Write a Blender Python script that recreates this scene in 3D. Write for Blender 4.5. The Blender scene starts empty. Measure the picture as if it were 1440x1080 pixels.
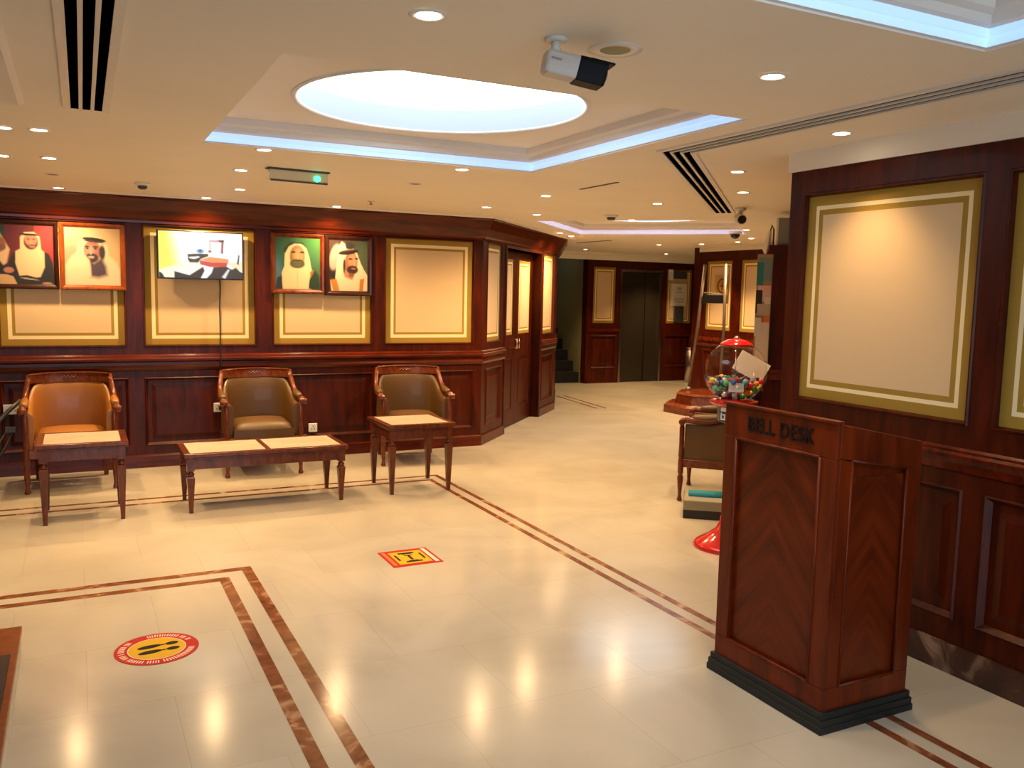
import bpy, bmesh, math, random
from mathutils import Matrix, Vector
random.seed(7)
PI = math.pi
S = bpy.context.scene
C = bpy.context.collection

# ------------------------------------------------------------------ helpers
def lin(c):
    r = []
    for v in c:
        v = v / 255.0
        r.append(v / 12.92 if v <= 0.04045 else ((v + 0.055) / 1.055) ** 2.4)
    return r

def link(o, parent=None, label=None, cat=None, group=None, kind=None):
    C.objects.link(o)
    if parent: o.parent = parent
    if label: o['label'] = label
    if cat: o['category'] = cat
    if group: o['group'] = group
    if kind: o['kind'] = kind
    return o

def obj(name, bm, mats, parent=None, smooth=False, bevel=0, **kw):
    bmesh.ops.recalc_face_normals(bm, faces=bm.faces)
    me = bpy.data.meshes.new(name); bm.to_mesh(me); bm.free()
    for m in (mats if isinstance(mats, (list, tuple)) else [mats]): me.materials.append(m)
    if smooth:
        for p in me.polygons: p.use_smooth = True
    o = bpy.data.objects.new(name, me)
    if bevel:
        b = o.modifiers.new('bevel', 'BEVEL'); b.width = bevel; b.segments = 2; b.limit_method = 'ANGLE'
    if smooth == 'auto':
        for p in me.polygons: p.use_smooth = False
    return link(o, parent, **kw)

def thing(name, label, cat, loc=(0, 0, 0), rz=0, group=None, kind=None):
    o = bpy.data.objects.new(name, None); o.empty_display_size = .1
    o.location = loc; o.rotation_euler = (0, 0, rz)
    return link(o, None, label, cat, group, kind)

def dup(root, loc, rz, label, group=None):
    r = root.copy(); C.objects.link(r); r.location = loc; r.rotation_euler = (0, 0, rz); r['label'] = label
    if group: r['group'] = group
    for ch in list(root.children):
        c = ch.copy(); C.objects.link(c); c.parent = r
        for g in list(ch.children):
            d = g.copy(); C.objects.link(d); d.parent = c
    return r

def B(bm, x0, y0, z0, x1, y1, z1, mi=0, M=None):
    vs = [bm.verts.new((x, y, z)) for z in (z0, z1) for y in (y0, y1) for x in (x0, x1)]
    for f in ((0, 1, 3, 2), (4, 6, 7, 5), (0, 4, 5, 1), (2, 3, 7, 6), (0, 2, 6, 4), (1, 5, 7, 3)):
        bm.faces.new([vs[i] for i in f]).material_index = mi
    if M: bmesh.ops.transform(bm, matrix=M, verts=vs)
    return vs

def box(x0, y0, z0, x1, y1, z1, mi=0, M=None):
    bm = bmesh.new(); B(bm, x0, y0, z0, x1, y1, z1, mi, M); return bm

def lathe(bm, prof, n=32, c=(0, 0, 0), mi=0, M=None, cap=True):
    rings = []
    for r, z in prof:
        rings.append([bm.verts.new((c[0] + r * math.cos(2 * PI * k / n), c[1] + r * math.sin(2 * PI * k / n), c[2] + z)) for k in range(n)])
    for a, b in zip(rings, rings[1:]):
        for k in range(n):
            f = bm.faces.new([a[k], a[(k + 1) % n], b[(k + 1) % n], b[k]]); f.material_index = mi; f.smooth = True
    if cap:
        for r in (rings[0], rings[-1]):
            f = bm.faces.new(r); f.material_index = mi
    if M: bmesh.ops.transform(bm, matrix=M, verts=[v for r in rings for v in r])
    return bm

def tube(bm, pts, r, n=10, mi=0, closed=False):
    pts = [Vector(p) for p in pts]; rings = []
    rr = r if isinstance(r, (list, tuple)) else [r] * len(pts)
    up = None
    for i, p in enumerate(pts):
        t = (pts[min(i + 1, len(pts) - 1)] - pts[max(i - 1, 0)]).normalized()
        if up is None:
            up = Vector((0, 0, 1)) if abs(t.z) < .9 else Vector((1, 0, 0))
        a = t.cross(up).normalized(); up = a.cross(t).normalized()
        rings.append([bm.verts.new(p + a * rr[i] * math.cos(2 * PI * k / n) + up * rr[i] * math.sin(2 * PI * k / n)) for k in range(n)])
    for a, b in zip(rings, rings[1:]):
        for k in range(n):
            f = bm.faces.new([a[k], a[(k + 1) % n], b[(k + 1) % n], b[k]]); f.smooth = True; f.material_index = mi
    for q in (rings[0], rings[-1]): bm.faces.new(q).material_index = mi
    return bm

def tsect(bm, pts, sect, mi=0):
    """loft square sections: pts list of (x,y,z), sect list of (hx,hy)"""
    rings = []
    for p, (hx, hy) in zip(pts, sect):
        rings.append([bm.verts.new((p[0] + a * hx, p[1] + b * hy, p[2])) for a, b in ((-1, -1), (1, -1), (1, 1), (-1, 1))])
    for a, b in zip(rings, rings[1:]):
        for k in range(4): bm.faces.new([a[k], a[(k + 1) % 4], b[(k + 1) % 4], b[k]]).material_index = mi
    for q in (rings[0], rings[-1]): bm.faces.new(q).material_index = mi

def sweep(bm, pts, prof, closed=False, mi=0, mis=None):
    """profile (offset to the right of travel, z) swept along 2D polyline with mitres"""
    pts = [Vector(p) for p in pts]; n = len(pts); rings = []
    for i in range(n):
        def nrm(a, b):
            d = (b - a).normalized(); return Vector((d.y, -d.x))
        if closed: n1 = nrm(pts[i - 1], pts[i]); n2 = nrm(pts[i], pts[(i + 1) % n])
        else:
            n1 = nrm(pts[i - 1], pts[i]) if i > 0 else nrm(pts[0], pts[1])
            n2 = nrm(pts[i], pts[i + 1]) if i < n - 1 else n1
        m = (n1 + n2).normalized(); k = 1 / max(.3, m.dot(n1))
        rings.append([bm.verts.new((pts[i].x + m.x * k * o, pts[i].y + m.y * k * o, z)) for o, z in prof])
    rng = range(n) if closed else range(n - 1)
    for i in rng:
        a, b = rings[i], rings[(i + 1) % n]
        for k in range(len(prof) - 1):
            f = bm.faces.new([a[k], b[k], b[k + 1], a[k + 1]]); f.material_index = mis[k] if mis else mi
    if not closed:
        for q in (rings[0], rings[-1]):
            try: bm.faces.new(q)
            except Exception: pass
    return bm

def ring(bm, r1, d1, r2, d2, mi=0):
    """rectangular ring in the local xz plane; r=(x0,z0,x1,z1), d = y depth"""
    a = [bm.verts.new((x, d1, z)) for x, z in ((r1[0], r1[1]), (r1[2], r1[1]), (r1[2], r1[3]), (r1[0], r1[3]))]
    b = [bm.verts.new((x, d2, z)) for x, z in ((r2[0], r2[1]), (r2[2], r2[1]), (r2[2], r2[3]), (r2[0], r2[3]))]
    for k in range(4): bm.faces.new([a[k], a[(k + 1) % 4], b[(k + 1) % 4], b[k]]).material_index = mi

def rect(bm, r, d, mi=0):
    bm.faces.new([bm.verts.new((x, d, z)) for x, z in ((r[0], r[1]), (r[2], r[1]), (r[2], r[3]), (r[0], r[3]))]).material_index = mi

def ins(r, k): return (r[0] + k, r[1] + k, r[2] - k, r[3] - k)

# ------------------------------------------------------------------ materials
def mat(name, base=(.5, .5, .5), rough=.5, metal=0, coat=0, spec=.5, emit=None, es=0):
    m = bpy.data.materials.new(name); m.use_nodes = True
    b = m.node_tree.nodes['Principled BSDF']
    b.inputs['Base Color'].default_value = (*base, 1); b.inputs['Roughness'].default_value = rough
    b.inputs['Metallic'].default_value = metal; b.inputs['Coat Weight'].default_value = coat
    b.inputs['Specular IOR Level'].default_value = spec
    if emit: b.inputs['Emission Color'].default_value = (*emit, 1); b.inputs['Emission Strength'].default_value = es
    return m

def nodes(m): return m.node_tree.nodes, m.node_tree.links, m.node_tree.nodes['Principled BSDF']

def ramp(ns, stops):
    r = ns.new('ShaderNodeValToRGB'); e = r.color_ramp.elements
    while len(e) < len(stops): e.new(.5)
    for q, (p, c) in zip(e, stops): q.position = p; q.color = (*c, 1)
    return r

def wood(name, dark, light, rough=.28, scale=(6, 6, .8), coat=.35, mirror=False):
    m = mat(name, dark, rough, coat=coat, spec=.22); ns, ls, b = nodes(m)
    b.inputs['Coat Roughness'].default_value = .12
    tc = ns.new('ShaderNodeTexCoord'); mp = ns.new('ShaderNodeMapping'); mp.inputs['Scale'].default_value = scale
    src = tc.outputs['Object']
    if mirror:
        sp = ns.new('ShaderNodeSeparateXYZ'); ab = ns.new('ShaderNodeMath'); ab.operation = 'ABSOLUTE'; cb = ns.new('ShaderNodeCombineXYZ'); ls.new(src, sp.inputs[0]); ls.new(sp.outputs[0], ab.inputs[0]); ls.new(ab.outputs[0], cb.inputs[0]); ls.new(sp.outputs[1], cb.inputs[1]); ls.new(sp.outputs[2], cb.inputs[2]); src = cb.outputs[0]
        m0 = ns.new('ShaderNodeMapping'); m0.inputs['Rotation'].default_value = (0, math.radians(42), 0); ls.new(src, m0.inputs[0]); src = m0.outputs[0]
    ls.new(src, mp.inputs[0])
    n = ns.new('ShaderNodeTexNoise'); n.inputs['Scale'].default_value = 3; n.inputs['Detail'].default_value = 6; n.inputs['Distortion'].default_value = .6
    ls.new(mp.outputs[0], n.inputs[0])
    r = ramp(ns, [(.3, dark), (.72, light)]); ls.new(n.outputs[0], r.inputs[0]); ls.new(r.outputs[0], b.inputs['Base Color'])
    return m

M_wood = wood('mahogany_panelling', (.027, .003, .0006), (.090, .0105, .0013), .38, coat=.04)
M_woodh = wood('mahogany_rail', (.045, .0048, .001), (.13, .015, .002), .26, (.8, 6, 6), coat=.2)
M_desk = wood('desk_mahogany', (.068, .0085, .001), (.165, .021, .002), .36, coat=.03)
M_veneer = wood('desk_chevron_veneer', (.06, .0075, .0009), (.15, .0195, .002), .36, (9, 9, .8), coat=.03, mirror=True)
M_furn = wood('furniture_mahogany', (.065, .012, .004), (.15, .032, .008), .25, (9, 9, 3))
M_chairwood = wood('chair_rosewood', (.09, .017, .005), (.20, .045, .012), .22, (9, 9, 5))
M_frame_b = wood('picture_frame_amber', (.17, .035, .006), (.27, .065, .012), .3, (9, 9, 3))
M_frame_d = wood('picture_frame_dark', (.018, .005, .003), (.035, .009, .005), .3, (9, 9, 3))

def fabric(name, c):
    m = mat(name, c, .75, spec=.2); ns, ls, b = nodes(m)
    n = ns.new('ShaderNodeTexNoise'); n.inputs['Scale'].default_value = 260; n.inputs['Detail'].default_value = 2
    tc = ns.new('ShaderNodeTexCoord'); ls.new(tc.outputs['Object'], n.inputs[0])
    bp = ns.new('ShaderNodeBump'); bp.inputs['Strength'].default_value = .12; bp.inputs['Distance'].default_value = .002
    ls.new(n.outputs[0], bp.inputs['Height']); ls.new(bp.outputs[0], b.inputs['Normal'])
    return m
M_field = fabric('wall_fabric_cream', (.70, .51, .29))
M_cream = fabric('wall_fabric_pale_band', (.90, .74, .42))
M_olive = fabric('wall_fabric_olive_gold', (.36, .22, .035))

def marble(name, c1, c2, c3, rough=.13, scale=1.2, tiles=None):
    m = mat(name, c1, rough, spec=.5); ns, ls, b = nodes(m)
    tc = ns.new('ShaderNodeTexCoord'); n = ns.new('ShaderNodeTexNoise')
    n.inputs['Scale'].default_value = scale; n.inputs['Detail'].default_value = 8; n.inputs['Distortion'].default_value = 1.2
    ls.new(tc.outputs['Object'], n.inputs[0])
    r = ramp(ns, [(.3, c1), (.55, c2), (.75, c3)]); ls.new(n.outputs[0], r.inputs[0]); out = r.outputs[0]
    if tiles:
        mp = ns.new('ShaderNodeMapping'); mp.inputs['Location'].default_value = (.31, .2, 0); ls.new(tc.outputs['Object'], mp.inputs[0])
        br = ns.new('ShaderNodeTexBrick'); br.offset = 0.5; br.inputs['Scale'].default_value = 1
        br.inputs['Brick Width'].default_value = .61; br.inputs['Row Height'].default_value = .61
        br.inputs['Mortar Size'].default_value = .0016; br.inputs['Bias'].default_value = 0
        br.inputs['Color1'].default_value = (1, 1, 1, 1); br.inputs['Color2'].default_value = (.955, .945, .93, 1); br.inputs['Mortar'].default_value = (.86, .82, .76, 1)
        ls.new(mp.outputs[0], br.inputs[0])
        mx = ns.new('ShaderNodeMix'); mx.data_type = 'RGBA'; mx.blend_type = 'MULTIPLY'; mx.inputs[0].default_value = 1
        ls.new(out, mx.inputs[6]); ls.new(br.outputs[0], mx.inputs[7]); out = mx.outputs[2]
    ls.new(out, b.inputs['Base Color'])
    return m
M_floor = marble('cream_marble_tiles', (.43, .385, .305), (.50, .45, .36), (.54, .49, .40), .17, 1.1, True)
M_floor.node_tree.nodes['Principled BSDF'].inputs['Specular IOR Level'].default_value = .33
M_stripe = marble('brown_marble_inlay', (.10, .030, .012), (.22, .075, .03), (.55, .36, .2), .15, 7)
M_skirt = marble('dark_marble_skirting', (.03, .012, .008), (.07, .025, .014), (.35, .2, .13), .2, 6)
M_tile = marble('beige_table_tile', (.50, .43, .31), (.56, .49, .37), (.6, .53, .42), .25, 3)
def plaster(name, c):
    m = mat(name, c, .6, spec=.3); ns, ls, b = nodes(m)
    n = ns.new('ShaderNodeTexNoise'); n.inputs['Scale'].default_value = 1.5; n.inputs['Detail'].default_value = 3
    tc = ns.new('ShaderNodeTexCoord'); ls.new(tc.outputs['Object'], n.inputs[0])
    r = ramp(ns, [(.3, [v * .95 for v in c]), (.7, c)]); ls.new(n.outputs[0], r.inputs[0]); ls.new(r.outputs[0], b.inputs['Base Color'])
    return m
M_ceil = plaster('ceiling_paint', (.86, .81, .71))
M_ceil2 = plaster('tray_paint', (.82, .78, .72))
M_green = plaster('stairwell_paint', (.30, .27, .12))
M_white = mat('white_plastic', (.75, .73, .68), .4)
M_black = mat('black_satin', (.008, .008, .009), .3)
M_post = mat('bronze_post', (.20, .15, .11), .4, .6)
M_void = mat('duct_black', (.0015, .0012, .001), 1.0, spec=0)
M_rubber = mat('black_rubber_plinth', (.006, .008, .008), .55)
M_dgrey = mat('dark_grey_plastic', (.06, .06, .06), .4)
M_grey = mat('grey_metal_box', (.22, .24, .26), .45)
M_chrome = mat('chrome', (.8, .78, .75), .18, 1)
M_brass = mat('aged_brass', (.62, .45, .28), .25, 1)
M_steel = mat('dark_bronze_steel', (.055, .042, .028), .32, .5)
M_steelf = mat('lift_door_frame_steel', (.45, .38, .3), .3, 1)
M_carpet = mat('dark_stair_carpet', (.006, .006, .008), .95)
M_red = mat('glossy_red_plastic', (.62, .01, .012), .15, coat=.6)
M_lens = mat('downlight_lens', (.9, .9, .9), .4, emit=(1, .83, .58), es=14)
M_dark = mat('unlit_lens', (.05, .035, .02), .4)
M_glow = mat('cool_cove_glow', (.6, .7, .8), .4, emit=(.25, .46, .86), es=.62)  # bluish light on the tray moulding, put into its surface as emission
M_glow2 = mat('pale_violet_cove_glow', (.6, .6, .7), .4, emit=(.50, .46, .66), es=.5)  # same painted glow in lavender, for the far tray sides
M_panel = mat('luminous_ceiling_panel', (.9, .9, .9), .5, emit=(.84, .93, 1.0), es=3.0)
M_panel2 = mat('dimmer_ceiling_panel', (.9, .9, .9), .5, emit=(.84, .93, 1.0), es=3.6)
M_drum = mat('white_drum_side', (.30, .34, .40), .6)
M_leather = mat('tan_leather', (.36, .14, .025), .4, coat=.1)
M_leather_shade = mat('shaded_tan_leather', (.105, .048, .008), .48, coat=.1)  # same leather with shade put into its colour, for the dimmer chairs
M_gold = mat('antique_gold_line', (.5, .33, .12), .3, .6)
M_stred = mat('sticker_red', (.42, .004, .004), .5, spec=.2); M_styel = mat('sticker_yellow', (.62, .36, .006), .5, spec=.2)
M_stblk = mat('sticker_black', (.008, .006, .005), .6, spec=.15); M_stwht = mat('sticker_white', (.85, .62, .5), .45)
M_paper = mat('white_paper', (.80, .76, .70), .6); M_ink = mat('grey_print', (.25, .25, .26), .6)

def glass(name, tint=(1, 1, 1), strength=1.0):
    m = bpy.data.materials.new(name); m.use_nodes = True; ns = m.node_tree.nodes; ls = m.node_tree.links; ns.clear()
    o = ns.new('ShaderNodeOutputMaterial'); t = ns.new('ShaderNodeBsdfTransparent'); t.inputs[0].default_value = (*tint, 1)
    g = ns.new('ShaderNodeBsdfGlossy'); g.inputs['Roughness'].default_value = .03
    lw = ns.new('ShaderNodeLayerWeight'); lw.inputs[0].default_value = .5; pw_ = ns.new('ShaderNodeMath'); pw_.operation = 'POWER'; pw_.inputs[1].default_value = 4; ls.new(lw.outputs['Facing'], pw_.inputs[0])
    f = ns.new('ShaderNodeMath'); f.operation = 'MULTIPLY_ADD'; f.inputs[1].default_value = .45; f.inputs[2].default_value = .035; ls.new(pw_.outputs[0], f.inputs[0]); mx = ns.new('ShaderNodeMixShader')
    ls.new(f.outputs[0], mx.inputs[0]); ls.new(t.outputs[0], mx.inputs[1]); ls.new(g.outputs[0], mx.inputs[2]); ls.new(mx.outputs[0], o.inputs[0])
    return m
M_glass = glass('clear_globe_plastic', (.93, .9, .87)); M_pane = glass('added_window_glass')

def printed(name, emit=0, rough=.35):
    m = mat(name, (.5, .5, .5), rough); ns, ls, b = nodes(m)
    a = ns.new('ShaderNodeVertexColor'); a.layer_name = 'print'
    ls.new(a.outputs[0], b.inputs['Base Color'])
    if emit:
        ls.remove(b.inputs['Base Color'].links[0]); b.inputs['Base Color'].default_value = (.02, .02, .02, 1)
        ls.new(a.outputs[0], b.inputs['Emission Color']); b.inputs['Emission Strength'].default_value = emit
    return m
M_print = printed('printed_photo', rough=.5); M_screen = printed('lit_screen', .66, .3)

# ------------------------------------------------------------------ painters
class Paint:
    def __init__(s, bg): s.L = []; s.bg = bg
    def e(s, cx, cy, rx, ry, c, soft=.15, rot=0):
        s.L.append(('e', cx, cy, rx, ry, c, soft, rot)); return s
    def p(s, pts, c, soft=.01): s.L.append(('p', pts, c, soft)); return s
    def at(s, u, v):
        col = list(lin(s.bg(u, v)))
        for q in s.L:
            if q[0] == 'e':
                _, cx, cy, rx, ry, c, soft, rot = q
                dx, dy = u - cx, v - cy; ca, sa = math.cos(rot), math.sin(rot)
                d = math.hypot((dx * ca + dy * sa) / rx, (-dx * sa + dy * ca) / ry)
                a = min(1, max(0, (1 + soft / 2 - d) / soft))
            else:
                _, pts, c, soft = q; ins_ = False; dm = 9
                for i in range(len(pts)):
                    (x1, y1), (x2, y2) = pts[i - 1], pts[i]
                    if (y1 > v) != (y2 > v) and u < (x2 - x1) * (v - y1) / (y2 - y1) + x1: ins_ = not ins_
                    L2 = (x2 - x1) ** 2 + (y2 - y1) ** 2 + 1e-12
                    t = max(0, min(1, ((u - x1) * (x2 - x1) + (v - y1) * (y2 - y1)) / L2))
                    dm = min(dm, math.hypot(u - x1 - t * (x2 - x1), v - y1 - t * (y2 - y1)))
                sd = dm if ins_ else -dm
                a = min(1, max(0, .5 + sd / soft))
            if a > 0:
                cl = lin(c)
                for k in range(3): col[k] += (cl[k] - col[k]) * a
        return col

def print_mesh(x0, z0, x1, z1, y, paint, nx, nz, gain=1):
    """grid facing -Y, v runs downwards"""
    verts = []; cols = []; faces = []
    for j in range(nz + 1):
        for i in range(nx + 1):
            u, v = i / nx, j / nz
            verts.append((x0 + (x1 - x0) * u, y, z1 - (z1 - z0) * v)); cols.append([c_ * gain for c_ in paint.at(u, v)])
    for j in range(nz):
        for i in range(nx):
            a = j * (nx + 1) + i; faces.append((a, a + nx + 1, a + nx + 2, a + 1))
    me = bpy.data.meshes.new('print'); me.from_pydata(verts, [], faces)
    ca = me.color_attributes.new('print', 'FLOAT_COLOR', 'POINT')
    for k, c in enumerate(cols): ca.data[k].color = (*c, 1)
    return me

def text_mesh(s, size, mat_, ext=.002):
    cu = bpy.data.curves.new('t', 'FONT'); cu.body = s; cu.size = size; cu.extrude = ext; cu.align_x = 'CENTER'; cu.align_y = 'CENTER'
    cu.offset = size * .016; cu.space_character = 1.08
    to = bpy.data.objects.new('t', cu); C.objects.link(to)
    dg = bpy.context.evaluated_depsgraph_get(); me = bpy.data.meshes.new_from_object(to.evaluated_get(dg))
    bpy.data.objects.remove(to); me.materials.clear(); me.materials.append(mat_)
    return me

# ------------------------------------------------------------------ panelled walls
def fabric_panel(r, parent, M_=None, d=.024, name='fabric_panel', bands=(.055, .085, .108)):
    bm = bmesh.new()
    ring(bm, r, .03, r, d, 0); a, b_, c_ = (ins(r, k) for k in bands)
    ring(bm, r, d, a, d, 0); ring(bm, a, d, b_, d, 1); ring(bm, b_, d, c_, d, 0); rect(bm, c_, d, 2)
    return obj(name, bm, [M_olive, M_cream, M_field], parent)

def pwall(name, org, rz, L, H, uppers, lowers, uz=(1.07, 2.12), lz=(.2, .79), bands=(.055, .085, .108), y_back=.16, cuts=()):
    """local x along the wall, local -y into the room. cuts = door openings (x0,x1,z1)"""
    root = bpy.data.objects.new(name, None)
    bm = bmesh.new()
    segs = []; x = 0
    for c0, c1, cz in sorted(cuts):
        segs.append((x, c0)); B(bm, c0, 0, cz, c1, y_back, H); x = c1
    segs.append((x, L))
    for s0, s1 in segs:
        if s1 - s0 < .01: continue
        B(bm, s0, .03, 0, s1, y_back, H)
        B(bm, s0, 0, 0, s1, .03, lz[0]); B(bm, s0, 0, lz[1], s1, .03, uz[0]); B(bm, s0, 0, uz[1], s1, .03, H)
        for (z0, z1), ps in ((uz, uppers), (lz, lowers)):
            q = s0
            for p0, p1 in [p for p in ps if p[0] >= s0 and p[1] <= s1] + [(s1, s1)]:
                if p0 - q > .002: B(bm, q, 0, z0, p0, .03, z1)
                q = p1
    for p0, p1 in uppers:
        r = (p0, uz[0], p1, uz[1]); ring(bm, r, -.006, ins(r, .006), -.006); ring(bm, ins(r, -.006), 0, r, -.006); ring(bm, ins(r, .006), -.006, ins(r, .014), .02)
    for p0, p1 in lowers:
        r = (p0, lz[0], p1, lz[1]); ring(bm, ins(r, -.008), 0, ins(r, 0), -.008); ring(bm, r, -.008, ins(r, .02), .018)
        ring(bm, ins(r, .02), .018, ins(r, .05), .018); ring(bm, ins(r, .05), .018, ins(r, .085), .010); rect(bm, ins(r, .085), .010)
    o = obj(name, bm, M_wood, kind='structure'); o.location = (org[0], org[1], 0); o.rotation_euler = (0, 0, rz)
    bpy.data.objects.remove(root)
    for p0, p1 in uppers: fabric_panel((p0 + .01, uz[0] + .01, p1 - .01, uz[1] - .01), o, bands=bands)
    return o

# left wall: face Y=8.12
XL = -5.2
up = [(x - XL, x + .95 - XL) for x in (-4.93, -3.84, -2.75, -1.66, -.57, .52, 1.62, 2.70)]
wl = pwall('wall_left', (XL, 8.12), 0, 3.75 - XL, 2.35, up, up)
P0, P1, P2 = Vector((3.75, 8.12)), Vector((5.90, 10.36)), Vector((6.66, 11.68))
da = (P1 - P0); LA = da.length; aa = math.atan2(da.y, da.x)
s1, s2 = .80, 2.27
wa = pwall('wall_left_angled', P0, aa, LA, 2.35, [(.14, .66), (2.39, 2.97)], [(.14, .66), (2.39, 2.97)], cuts=[(s1, s2, 2.10)], bands=(.045, .07, .09))
d3 = P2 - P1
pwall('wall_left_return', P1, math.atan2(d3.y, d3.x), d3.length, 2.35, [], [(.2, 1.2)])
# recess lining and double door
M_a = lambda o: (setattr(o, 'location', (P0.x, P0.y, 0)), setattr(o, 'rotation_euler', (0, 0, aa)))
bm = bmesh.new()
B(bm, s1 - .02, .0, 0, s1, .22, 2.12); B(bm, s2, .0, 0, s2 + .02, .22, 2.12); B(bm, s1, .0, 2.10, s2, .22, 2.14); B(bm, s1 - .02, .22, 0, s2 + .02, .26, 2.14)
ring(bm, (s1 - .045, -.05, s2 + .045, 2.14), -.012, (s1, -.05, s2, 2.10), -.012); ring(bm, (s1 - .045, -.05, s2 + .045, 2.14), 0, (s1 - .045, -.05, s2 + .045, 2.14), -.012)
ring(bm, (s1, -.05, s2, 2.10), -.012, (s1, -.05, s2, 2.10), .01)
dr = obj('door_1', bm, M_wood, kind='structure'); M_a(dr)
mid = (s1 + s2) / 2
for a_, b_ in ((s1 + .01, mid - .003), (mid + .003, s2 - .01)):
    w = b_ - a_; bm = bmesh.new(); y0 = .105
    u = (a_ + .11, 1.10, b_ - .11, 2.0); l = (a_ + .11, .2, b_ - .11, .82)
    B(bm, a_, y0 + .01, .005, b_, y0 + .045, 2.09)
    ring(bm, (a_, .005, b_, 2.09), y0, (a_, .005, b_, 2.09), y0 + .01)
    # face with openings: bars
    for q in ((a_, .005, b_, .2), (a_, .82, b_, 1.10), (a_, 2.0, b_, 2.09), (a_, .2, a_ + .11, .82), (b_ - .11, .2, b_, .82), (a_, 1.1, a_ + .11, 2.0), (b_ - .11, 1.1, b_, 2.0)): rect(bm, q, y0)
    for r in (u, l): ring(bm, r, y0, ins(r, .012), y0 + .01); rect(bm, ins(r, .012), y0 + .0095)
    ring(bm, ins(l, .04), y0 + .0095, ins(l, .06), y0 + .001); rect(bm, ins(l, .06), y0 + .001)
    lf = obj('door_leaf', bm, M_wood, dr)
    bm = bmesh.new(); r = ins(u, .006); d = y0 + .005
    a1, a2, a3 = ins(r, .035), ins(r, .055), ins(r, .072); ring(bm, r, d, a1, d, 0); ring(bm, a1, d, a2, d, 1); ring(bm, a2, d, a3, d, 0); rect(bm, a3, d, 2)
    obj('fabric_panel', bm, [M_olive, M_cream, M_field], lf)
    hx = (b_ - .045) if a_ < mid - .1 else (a_ + .045)
    bm = bmesh.new(); tube(bm, [(hx, y0 - .035, .93), (hx, y0 - .04, .99), (hx, y0 - .035, 1.05)], .009); tube(bm, [(hx, y0, .94), (hx, y0 - .037, .94)], .007); tube(bm, [(hx, y0, 1.04), (hx, y0 - .037, 1.04)], .007)
    obj('door_handle', bm, M_brass, lf, label='polished brass pull handle')

# cornice, chair rail, base on the left run
dirA = da.normalized(); RL = P0 + dirA * (s1 - .045); RR = P0 + dirA * (s2 + .045)
cor = [(0, 2.125), (.012, 2.13), (.014, 2.15), (.03, 2.165), (.075, 2.235), (.12, 2.325), (.135, 2.335), (.135, 2.349), (0, 2.349)]
obj('trim_1', sweep(bmesh.new(), [(XL, 8.12), P0, P1, P2], cor), M_woodh, kind='structure')
rail = [(0, .855), (.012, .862), (.02, .885), (.012, .905), (.012, .93), (.032, .945), (.034, .962), (.022, .972), (.02, .985), (.006, .995), (0, 1.0)]
obj('trim_2', sweep(bmesh.new(), [(XL, 8.12), P0, RL], rail), M_woodh, kind='structure')
obj('trim_3', sweep(bmesh.new(), [RR, P1, P2], rail), M_woodh, kind='structure')
base = [(0, 0), (.014, 0), (.014, .10), (.004, .115), (0, .115)]
obj('baseboard_left', sweep(bmesh.new(), [(XL, 8.12), P0, RL], base), M_woodh, kind='structure')
obj('baseboard_left_far', sweep(bmesh.new(), [RR, P1, P2], base), M_woodh, kind='structure')
# cream fillet where the ceiling meets the wood cornice
fil = [(.135, 2.3499), (.135, 2.343), (.20, 2.337), (.235, 2.338), (.245, 2.3499)]
obj('trim_4', sweep(bmesh.new(), [(XL, 8.12), P0, P1, P2], fil), M_ceil2, kind='structure')

# right wall: face X=3.34, facing -X. start at Y=3.42 and run to -Y
YR = 3.42
upr = [(.09, 1.075), (1.19, 2.18), (2.29, 3.28), (3.39, 4.38), (4.49, 5.48)]
wr = pwall('wall_right', (3.34, YR), -PI / 2, YR + 3.2, 2.25, upr, upr, uz=(1.085, 2.13), lz=(.24, .80), bands=(.052, .072, .098))
obj('trim_5', sweep(bmesh.new(), [(3.34, YR), (3.34, -3.2)], [(0, .88), (.012, .885), (.014, .92), (.03, .94), (.03, .955), (.014, .965), (.014, .975), (0, .985)]), M_woodh, kind='structure')
obj('baseboard_right', sweep(bmesh.new(), [(3.34, YR), (3.34, -3.2)], [(0, 0), (.014, 0), (.014, .13), (0, .13)]), M_skirt, kind='structure')
bm = box(3.325, -3.2, 2.25, 3.52, YR + .02, 2.35); obj('trim_6', bm, M_ceil, kind='structure')
# end return of the right wall (thickness seen from the side)
bm = box(3.345, YR, 0, 3.62, YR + .012, 2.25); obj('wall_right_end', bm, M_wood, kind='structure')
# 45 degree wall behind the chair: line X-Y=.22 from (8.55,8.33) to (3.62,3.40)
c45 = .22
w45 = pwall('wall_right_angled', (8.55, 8.55 - c45), -.75 * PI, math.hypot(8.55 - 3.52, 8.55 - 3.52), 2.35, [(.3, 1.2), (1.4, 2.3), (4.3, 5.2), (5.4, 6.3)], [(.3, 1.2), (1.4, 2.3), (4.3, 5.2), (5.4, 6.3)], uz=(1.085, 2.13), y_back=.14)
# projecting pier on that wall
def pq(along, out): # along distance measured from (3.62,3.40) direction (1,1), out towards the room
    r = math.sqrt(.5); return (3.62 + along * r - out * r, 3.40 + along * r + out * r)
bm = bmesh.new(); L0, L1, O = 2.9, 3.45, .415
pl = [pq(L0, -.02), pq(L0, O), pq(L1, O), pq(L1, -.02)]
vs = [bm.verts.new((x, y, z)) for z in (0, 2.06) for x, y in pl]
for k in range(4): bm.faces.new([vs[k], vs[(k + 1) % 4], vs[4 + (k + 1) % 4], vs[4 + k]])
bm.faces.new(vs[4:]); bm.faces.new(vs[:4][::-1])
obj('wall_right_pier', bm, M_wood, kind='structure')
obj('trim_7', sweep(bmesh.new(), [pq(L1, 0), pq(L1, O), pq(L0, O), pq(L0, 0)], [(0, .88), (.02, .89), (.03, .94), (.03, .955), (.014, .975), (0, .985)]), M_woodh, kind='structure')

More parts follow.
